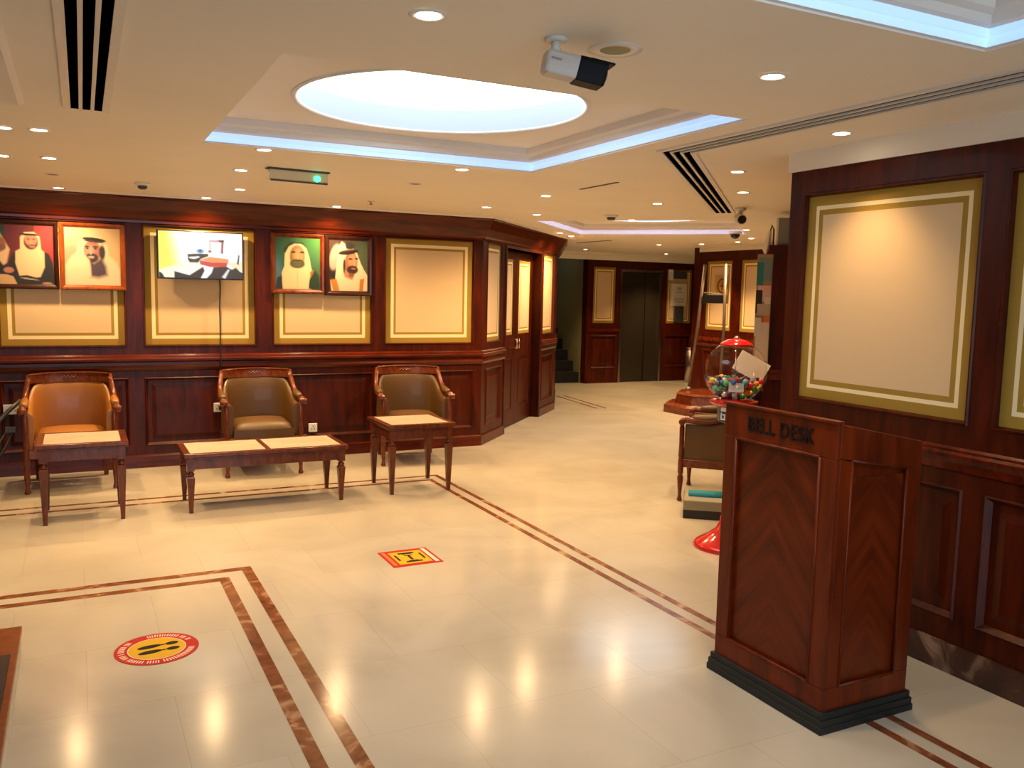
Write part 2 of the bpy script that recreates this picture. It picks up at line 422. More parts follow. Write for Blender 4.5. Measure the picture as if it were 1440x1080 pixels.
# far wall with two tall panels: X=8.55
wf = pwall('wall_right_far', (8.55, 10.6), -PI / 2, 10.6 - 8.2, 2.28, [(.15, .75), (.91, 1.66), (1.8, 2.3)], [(.15, .75), (.91, 1.66), (1.8, 2.3)], uz=(1.10, 2.15), lz=(.2, .8), bands=(.05, .075, .095))
obj('trim_8', sweep(bmesh.new(), [(8.71, 10.6), (8.55, 10.6), (8.55, 8.25)], rail), M_woodh, kind='structure')
obj('trim_9', box(8.54, 8.2, 2.28, 8.72, 10.61, 2.35), M_ceil, kind='structure')
obj('wall_corridor_side', box(8.56, 10.6, 0, 12.4, 10.75, 2.35), M_wood, kind='structure')
# lift wall: Y=13.2
we = pwall('wall_back', (8.15, 13.2), 0, 4.2, 2.22, [(.12, .62), (1.74, 2.34), (2.6, 3.3)], [(.12, .62), (1.74, 2.34), (2.6, 3.3)], uz=(1.08, 2.11), lz=(.28, .86), cuts=[(.70, 1.64, 2.07)], bands=(.05, .07, .09))
obj('trim_10', sweep(bmesh.new(), [(8.15, 13.2), (8.85, 13.2)], [(0, .93), (.02, .94), (.02, .985), (0, .99)]), M_woodh, kind='structure')
obj('trim_11', sweep(bmesh.new(), [(6.2, 13.18), (12.4, 13.18)], [(0, 2.22), (.01, 2.22), (.05, 2.29), (.13, 2.31), (.15, 2.349), (-.2, 2.349), (-.2, 2.22)]), M_ceil, kind='structure')
bm = bmesh.new(); x0, x1 = 8.85, 9.79
ring(bm, (x0, -.05, x1, 2.07), 13.185, (x0 + .04, -.05, x1 - .04, 2.03), 13.185); ring(bm, (x0 + .04, -.05, x1 - .04, 2.03), 13.185, (x0 + .04, -.05, x1 - .04, 2.03), 13.30); ring(bm, (x0, -.05, x1, 2.07), 13.185, (x0, -.05, x1, 2.07), 13.21)
lift = obj('door_2', bm, M_steelf, kind='structure')
obj('lift_door_leaf', box(x0 + .04, 13.26, 0, 9.47, 13.29, 2.03), M_steel, lift)
obj('lift_door_leaf', box(9.44, 13.235, 0, x1 - .04, 13.258, 2.03), M_steel, lift)

# stairwell
obj('wall_stair_right', box(8.15, 13.36, 0, 8.30, 17.5, 5), M_green, kind='structure')
obj('wall_stair_left', box(6.55, 13.2, 0, 6.7, 17.5, 5), M_green, kind='structure')
obj('wall_stair_end', box(6.5, 17.5, 0, 8.4, 17.6, 5), M_green, kind='structure')
obj('ceiling_stair', box(6.5, 13.3, 3.6, 8.4, 17.6, 3.7), M_green, kind='structure')
obj('wall_stair_header', box(6.2, 13.2, 2.22, 8.15, 13.36, 2.36), M_wood, kind='structure')
obj('wall_back_left', box(6.2, 13.2, 0, 6.7, 13.36, 2.36), M_wood, kind='structure')
bm = bmesh.new()
for k in range(12): B(bm, 6.71, 13.40 + .205 * k, 0, 8.14, 13.40 + .205 * (k + 1) + .01, .19 * (k + 1))
tag_stairs = obj('staircase', bm, M_carpet, label='dark carpeted stairs rising beside the lift wall', cat='stairs')

# remaining room shell out of view
obj('wall_far_left', box(-5.35, -3.35, 0, -5.2, 8.3, 2.36), M_wood, kind='structure')
obj('wall_corridor_left', box(6.05, 11.6, 0, 6.2, 13.4, 2.36), M_wood, kind='structure')
obj('wall_corridor_end', box(12.3, 10.6, 0, 12.45, 13.4, 2.36), M_wood, kind='structure')
bm = bmesh.new(); B(bm, -5.35, -3.35, 0, -2.0, -3.2, 2.36); B(bm, 2.8, -3.35, 0, 3.5, -3.2, 2.36); B(bm, -2, -3.35, 2.2, 2.8, -3.2, 2.36); B(bm, -2, -3.35, 0, 2.8, -3.2, .25)
obj('wall_front', bm, M_wood, kind='structure')
bm = bmesh.new(); ring(bm, (-2, .25, 2.8, 2.2), -3.2, (-1.93, .32, 2.73, 2.13), -3.2); ring(bm, (-1.93, .32, 2.73, 2.13), -3.2, (-1.93, .32, 2.73, 2.13), -3.3)
for x in (-.4, 1.2): B(bm, x - .025, -3.29, .32, x + .025, -3.21, 2.13)
wn = obj('added_window_1', bm, M_woodh, kind='structure'); obj('added_window_pane', box(-1.93, -3.262, .32, 2.73, -3.256, 2.13), M_pane, wn)  # unseen window, added behind the camera to hold the cool fill light

# ------------------------------------------------------------------ floor
fl = obj('floor', box(-5.4, -3.4, -.1, 12.5, 17.7, 0), M_floor, kind='structure')
bm = bmesh.new(); w = .028
def strip(x0, y0, x1, y1): B(bm, min(x0, x1), min(y0, y1), -.001, max(x0, x1), max(y0, y1), .0012)
for xx, yy in ((2.655, 6.745), (2.765, 6.90)):
    strip(XL, yy - .02, xx + .02, yy + .02); strip(xx - .02, -3.2, xx + .02, yy - .02)
for xx, yy in ((.685, 4.805), (.825, 4.95)):
    strip(XL, yy - w, xx + w, yy + w); strip(xx - w, -3.2, xx + w, yy - w)
obj('floor_inlay', bm, M_stripe, fl)
bm = bmesh.new()
Mi = Matrix.Translation((6.72, 11.72, 0)) @ Matrix.Rotation(math.radians(-97), 4, 'Z')
B(bm, .0, -.02, -.001, 1.5, .015, .0012, M=Mi); B(bm, .0, .12, -.001, 1.5, .155, .0012, M=Mi)
obj('floor_inlay', bm, M_stripe, fl)

# ------------------------------------------------------------------ ceiling with trays
ZC = 2.35
def fill(loops, z):
    bm = bmesh.new(); es = []
    for lp in loops:
        vs = [bm.verts.new((x, y, z)) for x, y in lp]
        es += [bm.edges.new((vs[i], vs[(i + 1) % len(vs)])) for i in range(len(vs))]
    bmesh.ops.triangle_fill(bm, use_beauty=True, use_dissolve=False, edges=es)
    return bm
T1 = [(.61, 2.90), (.61, 4.86), (2.57, 4.86), (2.57, 2.90)]
T2c = Vector((5.72, 8.05)); r_ = 1.02 * math.sqrt(2)
T2 = [(T2c.x, T2c.y - r_), (T2c.x - r_, T2c.y), (T2c.x, T2c.y + r_), (T2c.x + r_, T2c.y)]
T3 = [(.4, -.4), (.4, 1.76), (2.46, 1.76), (2.46, -.4)]
T4 = [(-3.0, 1.6), (-3.0, 4.25), (-.17, 4.25), (-.17, 1.6)]
outer = [(-5.35, -3.35), (3.5, -3.35), (3.5, 3.3), (8.7, 8.4), (8.7, 10.7), (12.4, 10.7), (12.4, 13.3), (6.1, 13.3), (6.1, 11.2), (3.6, 8.3), (-5.35, 8.3)]
ce = obj('ceiling', fill([outer, T1, T2, T3, T4], ZC), M_ceil, kind='structure')
def circ(c, r, n=64, ry=None): return [(c[0] + r * math.cos(2 * PI * k / n), c[1] + (ry or r) * math.sin(2 * PI * k / n)) for k in range(n)]
def tray(T, zt, name, hole=None, deep=.13):
    # profile: right side of travel is inwards for this winding
    pr = [(-.0, ZC), (.0, ZC + .006), (.012, ZC + .008)]
    pr2 = [(.012, ZC + .008), (.016, ZC + .03), (.024, ZC + .034), (.03, ZC + .055)]
    pr3 = [(.03, ZC + .055), (.045, ZC + .062), (.05, ZC + .085), (.075, ZC + .095), (.08, ZC + deep)]
    bm = sweep(bmesh.new(), T, pr, True); sweep(bm, T, pr3, True)
    inner = []
    o = obj(name, bm, M_ceil2, kind='structure')
    cx = sum(p[0] for p in T) / 4; cy = sum(p[1] for p in T) / 4
    big = [(cx + (x - cx) * 1.02, cy + (y - cy) * 1.02) for x, y in T]
    obj('tray_ceiling', fill([big] + ([hole] if hole else []), ZC + deep), M_ceil, o)
    return sweep(bmesh.new(), T, pr2, True)
# closed sweep winding: travel (x0,y0)->(x0,y1) up, right side = +x = inwards
glow1 = tray(T1, 0, 'ceiling_tray_main', circ((1.59, 3.93), .69))
obj('cove_glow', glow1, M_glow, label='cool blue-white painted cove glow around the square tray under the round light', cat='cove light')
glow2 = tray(T2, 0, 'ceiling_tray_far', circ(T2c, .69))
obj('cove_glow', glow2, M_glow2, label='pale violet painted cove glow around the far ceiling tray near the lifts', cat='cove light')
glow3 = tray(T3, 0, 'ceiling_tray_near', circ((1.43, .6), .69))
obj('cove_glow', glow3, M_glow, label='light blue painted cove glow of the ceiling tray cut by the top right photo corner', cat='cove light')
glow4 = tray(T4, 0, 'ceiling_tray_left')
obj('cove_glow', glow4, M_glow, label='painted cove glow of the ceiling tray at the upper left photo edge', cat='cove light')
obj('trim_12', sweep(bmesh.new(), T4[::-1], [(-.10, ZC), (-.09, ZC - .012), (-.02, ZC - .018), (0, ZC)], True), M_ceil2, kind='structure')
for nm, c, lab in (('main', (1.59, 3.93), 'large round white luminous recess in the main ceiling tray'), ('far', T2c, 'distant round white luminous recess in the far angled ceiling tray'), ('near', (1.43, .6), 'round luminous recess in the tray overhead')):
    t = thing('round_ceiling_light', lab, 'ceiling light', (c[0], c[1], ZC + .13))
    bm = bmesh.new(); lathe(bm, [(.705, -.004), (.69, -.008), (.68, 0), (.68, .006)], 64, cap=False); obj('rim', bm, M_white, t)
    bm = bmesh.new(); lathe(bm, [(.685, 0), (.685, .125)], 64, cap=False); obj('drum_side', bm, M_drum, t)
    bm = bmesh.new(); lathe(bm, [(.69, .12), (.69, .125)], 64); obj('luminous_panel', bm, M_panel if nm != 'near' else M_panel2, t)

# ------------------------------------------------------------------ downlights
G = 'recessed downlights in the ceiling'
bm = bmesh.new(); lathe(bm, [(.036, .002), (.036, -.004), (.052, -.006), (.058, -.001), (.058, .002)], 28, cap=False)
me_ring = None
def make_dl(lit):
    t = thing('downlight', 'x', 'downlight', (0, 0, -5))
    bm = bmesh.new(); lathe(bm, [(.036, .001), (.036, -.004), (.048, -.006), (.055, -.001)], 28, cap=False); obj('trim_ring', bm, M_white, t)
    bm = bmesh.new(); lathe(bm, [(.037, -.003), (.03, -.0045)], 24); obj('lens', bm, M_lens if lit else M_dark, t)
    return t
bm.free()
DL = [((.88, 2.29), .6, 'large bright downlight above and left of the ceiling camera'),
 ((2.13, 2.30), .6, 'bright downlight right of the ceiling camera and above the far tray corner'),
 ((3.11, 2.90), .42, 'downlight just in front of the large right wall panel'),
 ((3.55, 4.09), 1.0, 'downlight right of the bent slot diffuser, nearest of the row over the machine'),
 ((4.27, 4.85), 1.0, 'downlight right of the bent slot diffuser, second in the row over the machine'),
 ((4.25, 5.84), .8, 'downlight left of the angled slot diffuser, beyond the tray'),
 ((2.14, 4.97), 1.0, 'downlight just beyond the corner of the square tray, right of the green lamp'),
 ((3.25, 5.91), .8, 'downlight between the square tray and the thin ceiling slot'),
 ((.94, 4.91), .85, 'downlight beside the cove glow, nearest the green emergency lamp'),
 ((.97, 5.84), .85, 'downlight left of the green emergency lamp'),
 ((1.15, 6.98), 1.0, 'downlight behind the green emergency lamp, above the television'),
 ((1.01, 7.93 - .12), 1.5, 'downlight at the wall cornice above the television'),
 ((2.14, 7.95 - .12), 1.5, 'downlight at the wall cornice above the two right portraits'),
 ((3.26, 7.01), 1.15, 'downlight before the blank wall panel near the angled corner'),
 ((3.95, 7.35), 1.3, 'downlight above the angled corner beside the double door'),
 ((-.10, 7.91 - .12), 1.3, 'downlight at the cornice above the left portraits'),
 ((-.12, 5.99), .85, 'middle downlight of the left row, above the left armchair'),
 ((-.14, 4.93), .7, 'nearest downlight of the left row, beyond the left slot diffuser'),
 ((-.37, 6.05), .5, 'downlight at the left photo edge, far one'),
 ((-.295, 4.96), .5, 'downlight at the left photo edge, near one'),
 ((5.35, 9.35), 1.2, 'downlight above the double door, left of the pair'),
 ((5.75, 9.75), 1.2, 'downlight above the double door, right of the pair'),
 ((7.6, 12.4), 1.5, 'downlight before the dark stairwell'),
 ((9.4, 12.6), 1.9, 'downlight right before the lift door'),
 ((7.66, 10.45), 1.9, 'downlight beyond the far tray, over the corridor mouth'),
 ((6.64, 7.46), 1.5, 'downlight beside the small dome camera'),
 ((7.63, 8.47), 1.5, 'downlight before the right tall yellow panel'),
 ((7.99, 9.13), 1.5, 'downlight before the far yellow panels, by the sign stand'),
 ((7.97, 9.86), 1.5, 'downlight above the sign stand plinth'),
 ((9.16, 11.42), 1.0, 'downlight inside the lift corridor'),
 ((4.97, 7.25), 1.2, 'downlight beside the distant smoke detector')]
UN = [((2.15, 5.82), 'unlit downlight behind the square tray, right of the green lamp'), ((-.12, 6.86), 'unlit downlight between the lit ones of the left row')]
lit = make_dl(True); unl = make_dl(False)
def lamp_at(par, pw, k, wash=False):
    L = bpy.data.lights.new('spot', 'SPOT'); L.energy = pw; L.color = (1, .64, .30); L.spot_size = math.radians(100); L.spot_blend = .9; L.shadow_soft_size = .035
    if wash: L.spot_size = math.radians(150)
    o = bpy.data.objects.new('lamp', L); C.objects.link(o); o.parent = par; o.location = (0, 0, -.02)
KW = 54
for i, ((x, y), k, lab) in enumerate(DL):
    if i == 0: t = lit; t.location = (x, y, ZC); t['label'] = lab; t['group'] = G
    else: t = dup(base_dl, (x, y, ZC), 0, lab, G)
    if i == 0:
        base_dl = t
LITS = [o for o in C.objects if o.name.startswith('downlight') and o is not unl]
for o, ((x, y), k, lab) in zip(sorted(LITS, key=lambda q: q.name), DL): pass
for o in LITS:
    for (x, y), k, lab in DL:
        if o['label'] == lab: lamp_at(o, KW * k, k, (y > 7.6 and x < 2.6) or (3.2 < x < 5.9 and y > 7))
unl.location = (*UN[0][0], ZC); unl['label'] = UN[0][1]; unl['group'] = 'unlit downlights'
dup(unl, (*UN[1][0], ZC), 0, UN[1][1], 'unlit downlights')

# ------------------------------------------------------------------ ceiling diffusers and devices
def slot_diffuser(name, label, pts, wid, n=3):
    t = thing(name, label, 'air diffuser', (pts[0][0], pts[0][1], ZC))
    P = [Vector(p) - Vector(pts[0]) for p in pts]
    obj('backing', sweep(bmesh.new(), P, [(0, .02), (0, -.002), (wid, -.002), (wid, .02)]), M_void, t)
    bm = bmesh.new(); k = wid / n
    for i in range(n + 1):
        a = i * k - .007 if i else -.022; b = i * k + .007 if i < n else wid + .022
        sweep(bm, P, [(a, .0), (a, -.009), (b, -.009), (b, .0), (a, .0)])
    obj('blade_frame', bm, M_white, t)
    return t
slot_diffuser('slot_diffuser', 'wide three-slot air diffuser in the ceiling at upper left', [(-.02, 1.6), (-.005, 4.25)], .135)
slot_diffuser('slot_diffuser', 'long three-slot air diffuser bending over the right wall panels', [(5.13, 6.17), (2.73, 3.74), (2.73, -1.5)][::-1], .15)
for (a, b, lab) in (((3.25, 5.40), (3.25, 4.92), 'thin closed ceiling slot beyond the right tray corner'), ((6.58, 11.0), (6.6, 10.1), 'thin dark ceiling slot above the angled wall end')):
    x0, y0 = a; x1, y1 = b
    obj('ceiling_slot', box(min(x0, x1) - .012, min(y0, y1), ZC - .004, max(x0, x1) + .012, max(y0, y1), ZC + .01), M_dark, label=lab, cat='ceiling slot')

# smoke detectors
def detector(loc, lab, sc=1):
    t = thing('smoke_detector', lab, 'smoke detector', (*loc, ZC))
    bm = bmesh.new(); lathe(bm, [(.055 * sc, 0), (.055 * sc, -.012), (.045 * sc, -.022)], 24); obj('base', bm, M_white, t)
    bm = bmesh.new(); lathe(bm, [(.034 * sc, -.02), (.032 * sc, -.04), (.018 * sc, -.048)], 24); obj('sensor_head', bm, M_dgrey, t)
detector((.46, 7.01), 'small smoke detector on the ceiling above the gap left of the television', 1)
detector((4.53, 6.95), 'smoke detector on the ceiling left of the distant round light', 1.2)
t = thing('ceiling_sprinkler', 'tiny sprinkler head in the ceiling above the right portraits', 'sprinkler', (2.26, 7.19, ZC + .002))
bm = bmesh.new(); lathe(bm, [(.03, 0), (.03, -.004), (.008, -.008), (.008, -.025), (.016, -.028), (.016, -.03)], 16); obj('head', bm, M_brass, t)
t = thing('ceiling_speaker', 'round beige ceiling speaker right behind the white camera', 'speaker', (1.50, 2.31, ZC))
bm = bmesh.new(); lathe(bm, [(.086, .001), (.084, -.003), (.048, -.004), (.046, -.002)], 40, cap=False); obj('rim', bm, M_white, t)
bm = bmesh.new(); lathe(bm, [(.047, -.003), (.046, -.0035)], 40); obj('grille', bm, mat('olive_beige_grille', (.32, .29, .17), .7), t)

# exit / emergency lamp
t = thing('emergency_ceiling_lamp', 'boxy emergency exit lamp with a green glow, hung from the ceiling', 'emergency lamp', (1.285, 5.62, ZC + .002), math.radians(5))
obj('base_plate', box(-.2, -.035, -.012, .2, .035, 0), M_dgrey, t)
obj('housing', box(-.19, -.03, -.075, .19, .03, -.012), mat('greenish_translucent_housing', (.72, .64, .42), .4), t, bevel=.006)
bm = bmesh.new(); B(bm, -.185, -.032, -.085, .185, -.026, -.075); obj('lower_trim', bm, M_dgrey, t)
bm = bmesh.new(); lathe(bm, [(.001, .02), (.018, .012), (.02, 0), (.018, -.012), (.001, -.02)], 16, c=(.115, -.03, -.052)); obj('green_indicator', bm, mat('green_led', (.05, .6, .3), .3, emit=(.05, 1, .45), es=2.2), t, label='glowing green indicator')

# cctv bullet camera
t = thing('security_camera', 'white bullet camera with black front hood hanging from the ceiling beside the speaker', 'camera', (1.285, 2.30, ZC), math.radians(-14))
bm = bmesh.new(); lathe(bm, [(.034, 0), (.034, -.008), (.02, -.012)], 24); obj('mount_plate', bm, M_white, t)
bm = bmesh.new(); lathe(bm, [(.013, -.01), (.013, -.025), (.017, -.035), (.012, -.045)], 16); obj('swivel_arm', bm, M_white, t)
Rt = Matrix.Translation((.0, 0, -.075)) @ Matrix.Rotation(math.radians(9), 4, 'Y')
bm = bmesh.new(); vs = []
for x, k in ((-.035, .85), (-.025, 1), (.10, 1)):
    vs.append([bm.verts.new(Rt @ Vector((x, y * k, z * k))) for y, z in ((-.03, -.034), (.03, -.034), (.037, -.015), (.037, .022), (.03, .034), (-.03, .034), (-.037, .022), (-.037, -.015))])
for a, b in zip(vs, vs[1:]):
    for k in range(8): bm.faces.new([a[k], a[(k + 1) % 8], b[(k + 1) % 8], b[k]])
bm.faces.new(vs[0]); bm.faces.new(vs[-1])
body = obj('camera_body', bm, mat('camera_white', (.6, .56, .52), .4), t, bevel=.004)
bm = bmesh.new(); vs = []
for x, k in ((.065, 1.04), (.10, 1.06), (.15, 1.06), (.155, .98)):
    vs.append([bm.verts.new(Rt @ Vector((x + (.0 if z > 0 else -.004), y * k, z * k))) for y, z in ((-.03, -.036), (.03, -.036), (.037, -.015), (.037, .022), (.03, .034), (-.03, .034), (-.037, .022), (-.037, -.015))])
for a, b in zip(vs, vs[1:]):
    for k in range(8): bm.faces.new([a[k], a[(k + 1) % 8], b[(k + 1) % 8], b[k]])
bm.faces.new(vs[0]); bm.faces.new(vs[-1]); B(bm, .10, -.032, .03, .175, .032, .037, M=Rt)
obj('front_hood', bm, mat('hood_black', (.004, .005, .008), .5, spec=.15), t, bevel=.003)
bm = bmesh.new(); lathe(bm, [(.022, 0), (.022, .003), (.012, .004)], 20, M=Rt @ Matrix.Translation((.155, 0, 0)) @ Matrix.Rotation(PI / 2, 4, 'Y')); obj('camera_lens', bm, M_dgrey, t)
bm = bmesh.new()
for k in range(5): B(bm, -.022 + k * .0065, -.0382, .004, -.0175 + k * .0065, -.0374, .010, M=Rt)
obj('maker_mark', bm, M_ink, body)
t = thing('bullet_camera', 'small white bullet camera on the ceiling over the seating by the wall', 'camera', (5.0, 5.7, ZC), math.radians(-120))
bm = bmesh.new(); lathe(bm, [(.045, 0), (.045, -.02), (.02, -.03), (.02, -.06)], 20); obj('mount', bm, M_white, t)
R2 = Matrix.Translation((.0, 0, -.09)) @ Matrix.Rotation(math.radians(100), 4, 'Y')
bm = bmesh.new(); lathe(bm, [(.03, -.05), (.042, -.04), (.042, .07), (.04, .08)], 20, M=R2); obj('camera_body', bm, M_white, t)
bm = bmesh.new(); lathe(bm, [(.034, .08), (.034, .083)], 20, M=R2); obj('camera_lens', bm, M_black, t)
t = thing('dome_camera', 'small dark dome camera on the ceiling beyond the bullet camera', 'camera', (6.72, 7.73, ZC))
bm = bmesh.new(); lathe(bm, [(.075, 0), (.075, -.02), (.06, -.03)], 24); obj('base', bm, M_white, t)
bm = bmesh.new(); lathe(bm, [(.055, -.028), (.05, -.055), (.03, -.078), (.004, -.085)], 24); obj('dome', bm, M_black, t)

# ------------------------------------------------------------------ pictures and tv on the left wall
YW = 8.12
def picture(x0, z0, x1, z1, fm, paint, fw, label, nx=80, nz=96, th=.03):
    t = thing('framed_portrait', label, 'picture', ((x0 + x1) / 2, YW, z0), 0, 'framed portraits on the left wall')
    cx = (x0 + x1) / 2; h = z1 - z0; w = x1 - x0
    r = (-w / 2, 0, w / 2, h); bm = bmesh.new(); q = ins(r, fw)
    ring(bm, r, .02, r, -th + .006); ring(bm, r, -th + .006, ins(r, .008), -th); ring(bm, ins(r, .008), -th, ins(r, fw * .55), -th + .003); ring(bm, ins(r, fw * .55), -th + .003, ins(r, fw * .8), -th + .012); ring(bm, ins(r, fw * .8), -th + .012, q, -th + .016); rect(bm, r, .02)
    obj('frame', bm, fm, t)
    me = print_mesh(q[0], q[1], q[2], q[3], -th + .0155, paint, nx, nz, .62); me.materials.append(M_print)
    o = bpy.data.objects.new('photo_print', me); link(o, t)
    return t
def g(a, b, axis=0):
    return lambda u, v: [a[k] + (b[k] - a[k]) * (u if axis == 0 else v) for k in range(3)]
SK = (196, 140, 108)
# second from left: pale background, man in white scarf
p = Paint(g((232, 205, 165), (215, 180, 130)))
p.e(.10, .52, .22, .3, (214, 160, 130), .9)
p.p([(.0, 1.0), (.0, .66), (.12, .5), (.22, .42), (.26, .25), (.38, .16), (.62, .17), (.76, .28), (.80, .48), (.92, .58), (1, .75), (1, 1)], (236, 212, 176), .05)
p.p([(.43, .55), (.52, .6), (.66, .5), (.74, .66), (.76, .82), (.6, .87), (.45, .85)], (78, 62, 78), .08)
p.e(.49, .40, .155, .19, (168, 112, 96), .2, .1); p.e(.44, .42, .09, .12, (205, 150, 130), .6)
p.e(.67, .42, .055, .13, (58, 40, 44), .5); p.e(.48, .52, .12, .085, (62, 44, 50), .4); p.e(.47, .505, .055, .025, (190, 160, 150), .5)
p.e(.40, .325, .045, .016, (48, 32, 32), .6); p.e(.55, .325, .05, .016, (48, 32, 32), .6); p.e(.405, .355, .025, .013, (40, 28, 28), .5); p.e(.55, .357, .027, .013, (40, 28, 28), .5)
p.e(.465, .42, .022, .05, (222, 166, 146), .6); p.e(.47, .475, .06, .012, (50, 34, 36), .5)
p.e(.53, .20, .215, .035, (24, 16, 14), .2, .09); p.e(.53, .235, .2, .015, (70, 50, 40), .5, .09)
p.p([(.24, .28), (.32, .22), (.34, .45), (.44, .56), (.46, .85), (.2, .85)], (240, 214, 180), .04)
picture(-.115, 1.55, .385, 2.105, M_frame_b, p, .04, 'portrait of smiling man in white headscarf, amber wood frame on pale ground')
# leftmost: red background
X0_, X1_ = -.88, -.15; W_ = X1_ - X0_
U = lambda px: ((-.53 + px / 78 * .38) - X0_) / W_   # px 0..78 across the visible part
V = lambda y: (y - 110) / 700.0
def bg(u, v): return (30, 60, 44) if u < U(6) else ((96, 22, 30) if u < U(50) else (140, 36, 40))
p = Paint(bg)
ux = lambda x: U(x / 8.0)
p.e(ux(520), V(300), .09, .3, (176, 52, 54), .9)
p.p([(ux(60), V(820)), (ux(90), V(560)), (ux(150), V(440)), (ux(250), V(400)), (ux(480), V(400)), (ux(570), V(440)), (ux(615), V(560)), (ux(640), V(820))], (30, 30, 30), .012)
p.p([(ux(215), V(720)), (ux(170), V(560)), (ux(175), V(420)), (ux(230), V(390)), (ux(235), V(250)), (ux(290), V(190)), (ux(400), V(185)), (ux(465), V(240)), (ux(480), V(390)), (ux(515), V(420)), (ux(515), V(600)), (ux(460), V(720)), (ux(330), V(740))], (232, 200, 156), .012)
p.e(ux(360), V(305), .072, .13, (74, 44, 34), .2); p.e(ux(362), V(280), .062, .10, (204, 128, 104), .3)
p.e(ux(375), V(362), .03, .02, (170, 110, 95), .4); p.e(ux(330), V(272), .016, .008, (40, 25, 25), .6); p.e(ux(395), V(272), .016, .008, (40, 25, 25), .6); p.e(ux(372), V(340), .03, .008, (50, 30, 28), .5); p.e(ux(362), V(305), .01, .03, (220, 150, 125), .6)
p.e(ux(340), V(218), .10, .020, (26, 16, 14), .2, .05)
p.p([(ux(215), V(710)), (ux(300), V(700)), (ux(440), V(735)), (ux(480), V(740)), (ux(640), V(790)), (ux(640), V(820)), (ux(150), V(820))], (34, 30, 30), .012)
p.e(ux(330), V(745), .09, .012, (176, 160, 136), .4, .2); p.e(ux(540), V(795), .05, .02, (190, 130, 100), .4)
# left man, mostly outside the photo
p.p([(0, 1), (0, .45), (ux(-200), V(420)), (ux(-40), V(480)), (ux(70), V(580)), (ux(90), V(820))], (26, 24, 28), .02)
p.p([(ux(-240), V(450)), (ux(-190), V(200)), (ux(-100), V(150)), (ux(0), V(210)), (ux(70), V(330)), (ux(110), V(400)), (ux(70), V(560)), (ux(30), V(590)), (ux(-40), V(500))], (222, 186, 146), .02)
p.e(ux(-40), V(340), .09, .14, (150, 90, 66), .25); p.e(ux(-20), V(380), .07, .06, (120, 80, 66), .4)
p.e(ux(90), V(645), .05, .05, (190, 126, 98), .3); p.p([(ux(-200), V(830)), (ux(-200), V(700)), (ux(60), V(695)), (ux(140), V(720)), (ux(180), V(800)), (ux(175), V(830))], (214, 172, 120), .012)
picture(-.92, 1.55, -.12, 2.10, M_frame_d, p, .037, 'portrait of bearded man in white headdress and black cloak on red ground, dark frame', 120, 84)
# green background portrait
p = Paint(lambda u, v: (22 + 40 * u, 84 + 60 * u * (1 - v), 56 + 26 * v))
p.e(.03, .75, .12, .35, (70, 110, 130), .9); p.e(.35, .3, .14, .25, (24, 64, 40), .9)
p.p([(.0, 1), (.04, .78), (.14, .72), (.2, 1)], (30, 38, 44), .03); p.p([(.72, 1), (.76, .7), (.86, .58), (.98, .72), (1, 1)], (26, 54, 34), .03)
p.p([(.16, 1), (.14, .68), (.20, .55), (.21, .3), (.28, .16), (.42, .1), (.58, .1), (.70, .2), (.76, .36), (.80, .56), (.82, .62), (.76, .82), (.74, 1)], (226, 208, 162), .02)
p.e(.49, .36, .17, .215, (150, 104, 66), .15); p.e(.52, .33, .12, .14, (206, 150, 102), .6)
p.e(.49, .50, .17, .09, (70, 66, 34), .3); p.e(.49, .475, .07, .03, (180, 150, 110), .5); p.e(.49, .505, .12, .06, (84, 92, 52), .5)
p.e(.40, .275, .055, .022, (62, 36, 22), .5); p.e(.60, .275, .055, .022, (62, 36, 22), .5); p.e(.50, .36, .025, .06, (224, 170, 118), .5); p.e(.50, .435, .09, .016, (52, 34, 22), .5)
p.p([(.22, .3), (.18, .22), (.34, .09), (.6, .08), (.68, .15), (.58, .11), (.42, .11), (.3, .17)], (20, 40, 28), .02)
p.p([(.485, .62), (.495, .62), (.50, 1), (.49, 1)], (190, 170, 130), .02); p.p([(.78, .66), (.84, .6), (.88, .62), (.78, .8)], (150, 104, 40), .02)
p.p([(.16, .97), (.8, .985), (.8, 1), (.16, 1)], (226, 190, 150), .01)
picture(1.60, 1.55, 2.095, 2.105, M_furn, p, .042, 'portrait of bearded man in white headscarf on green ground, reddish wood frame')
# brown/green background portrait
p = Paint(lambda u, v: (66 - 14 * u, 34 + 40 * u, 26 + 34 * u))
p.e(.92, .35, .2, .4, (72, 84, 62), .9); p.p([(0, .72), (0, .4), (.1, .5), (.16, .66), (.15, .78)], (20, 16, 28), .03)
p.e(.15, .33, .14, .26, (190, 158, 150), .3, .3)
p.p([(.15, .78), (.16, .66), (.22, .3), (.24, .12), (.32, .02), (.40, .06), (.44, .16), (.6, .14), (.72, .24), (.82, .44), (.9, .56), (1, .68), (1, .84), (1, 1), (.05, 1), (.02, .8)], (236, 204, 172), .02)
p.p([(.42, .0), (.56, .02), (.66, .1), (.6, .17), (.46, .17)], (40, 36, 30), .03)
p.e(.56, .45, .17, .25, (150, 92, 66), .15, .1); p.e(.61, .40, .12, .15, (190, 128, 96), .6); p.p([(.35, .6), (.4, .72), (.6, .78), (.66, .66), (.5, .6)], (178, 116, 88), .03)
p.e(.60, .575, .15, .085, (52, 30, 24), .3); p.e(.63, .55, .06, .02, (150, 92, 76), .5); p.e(.385, .5, .03, .14, (50, 30, 22), .4)
p.e(.55, .36, .055, .018, (40, 22, 18), .5); p.e(.71, .35, .045, .018, (40, 22, 18), .5); p.e(.65, .44, .025, .06, (206, 146, 112), .5); p.e(.64, .515, .06, .016, (36, 20, 16), .5)
p.e(.49, .225, .26, .05, (20, 14, 12), .2, -.12); p.e(.5, .19, .22, .012, (90, 70, 56), .5, -.12)
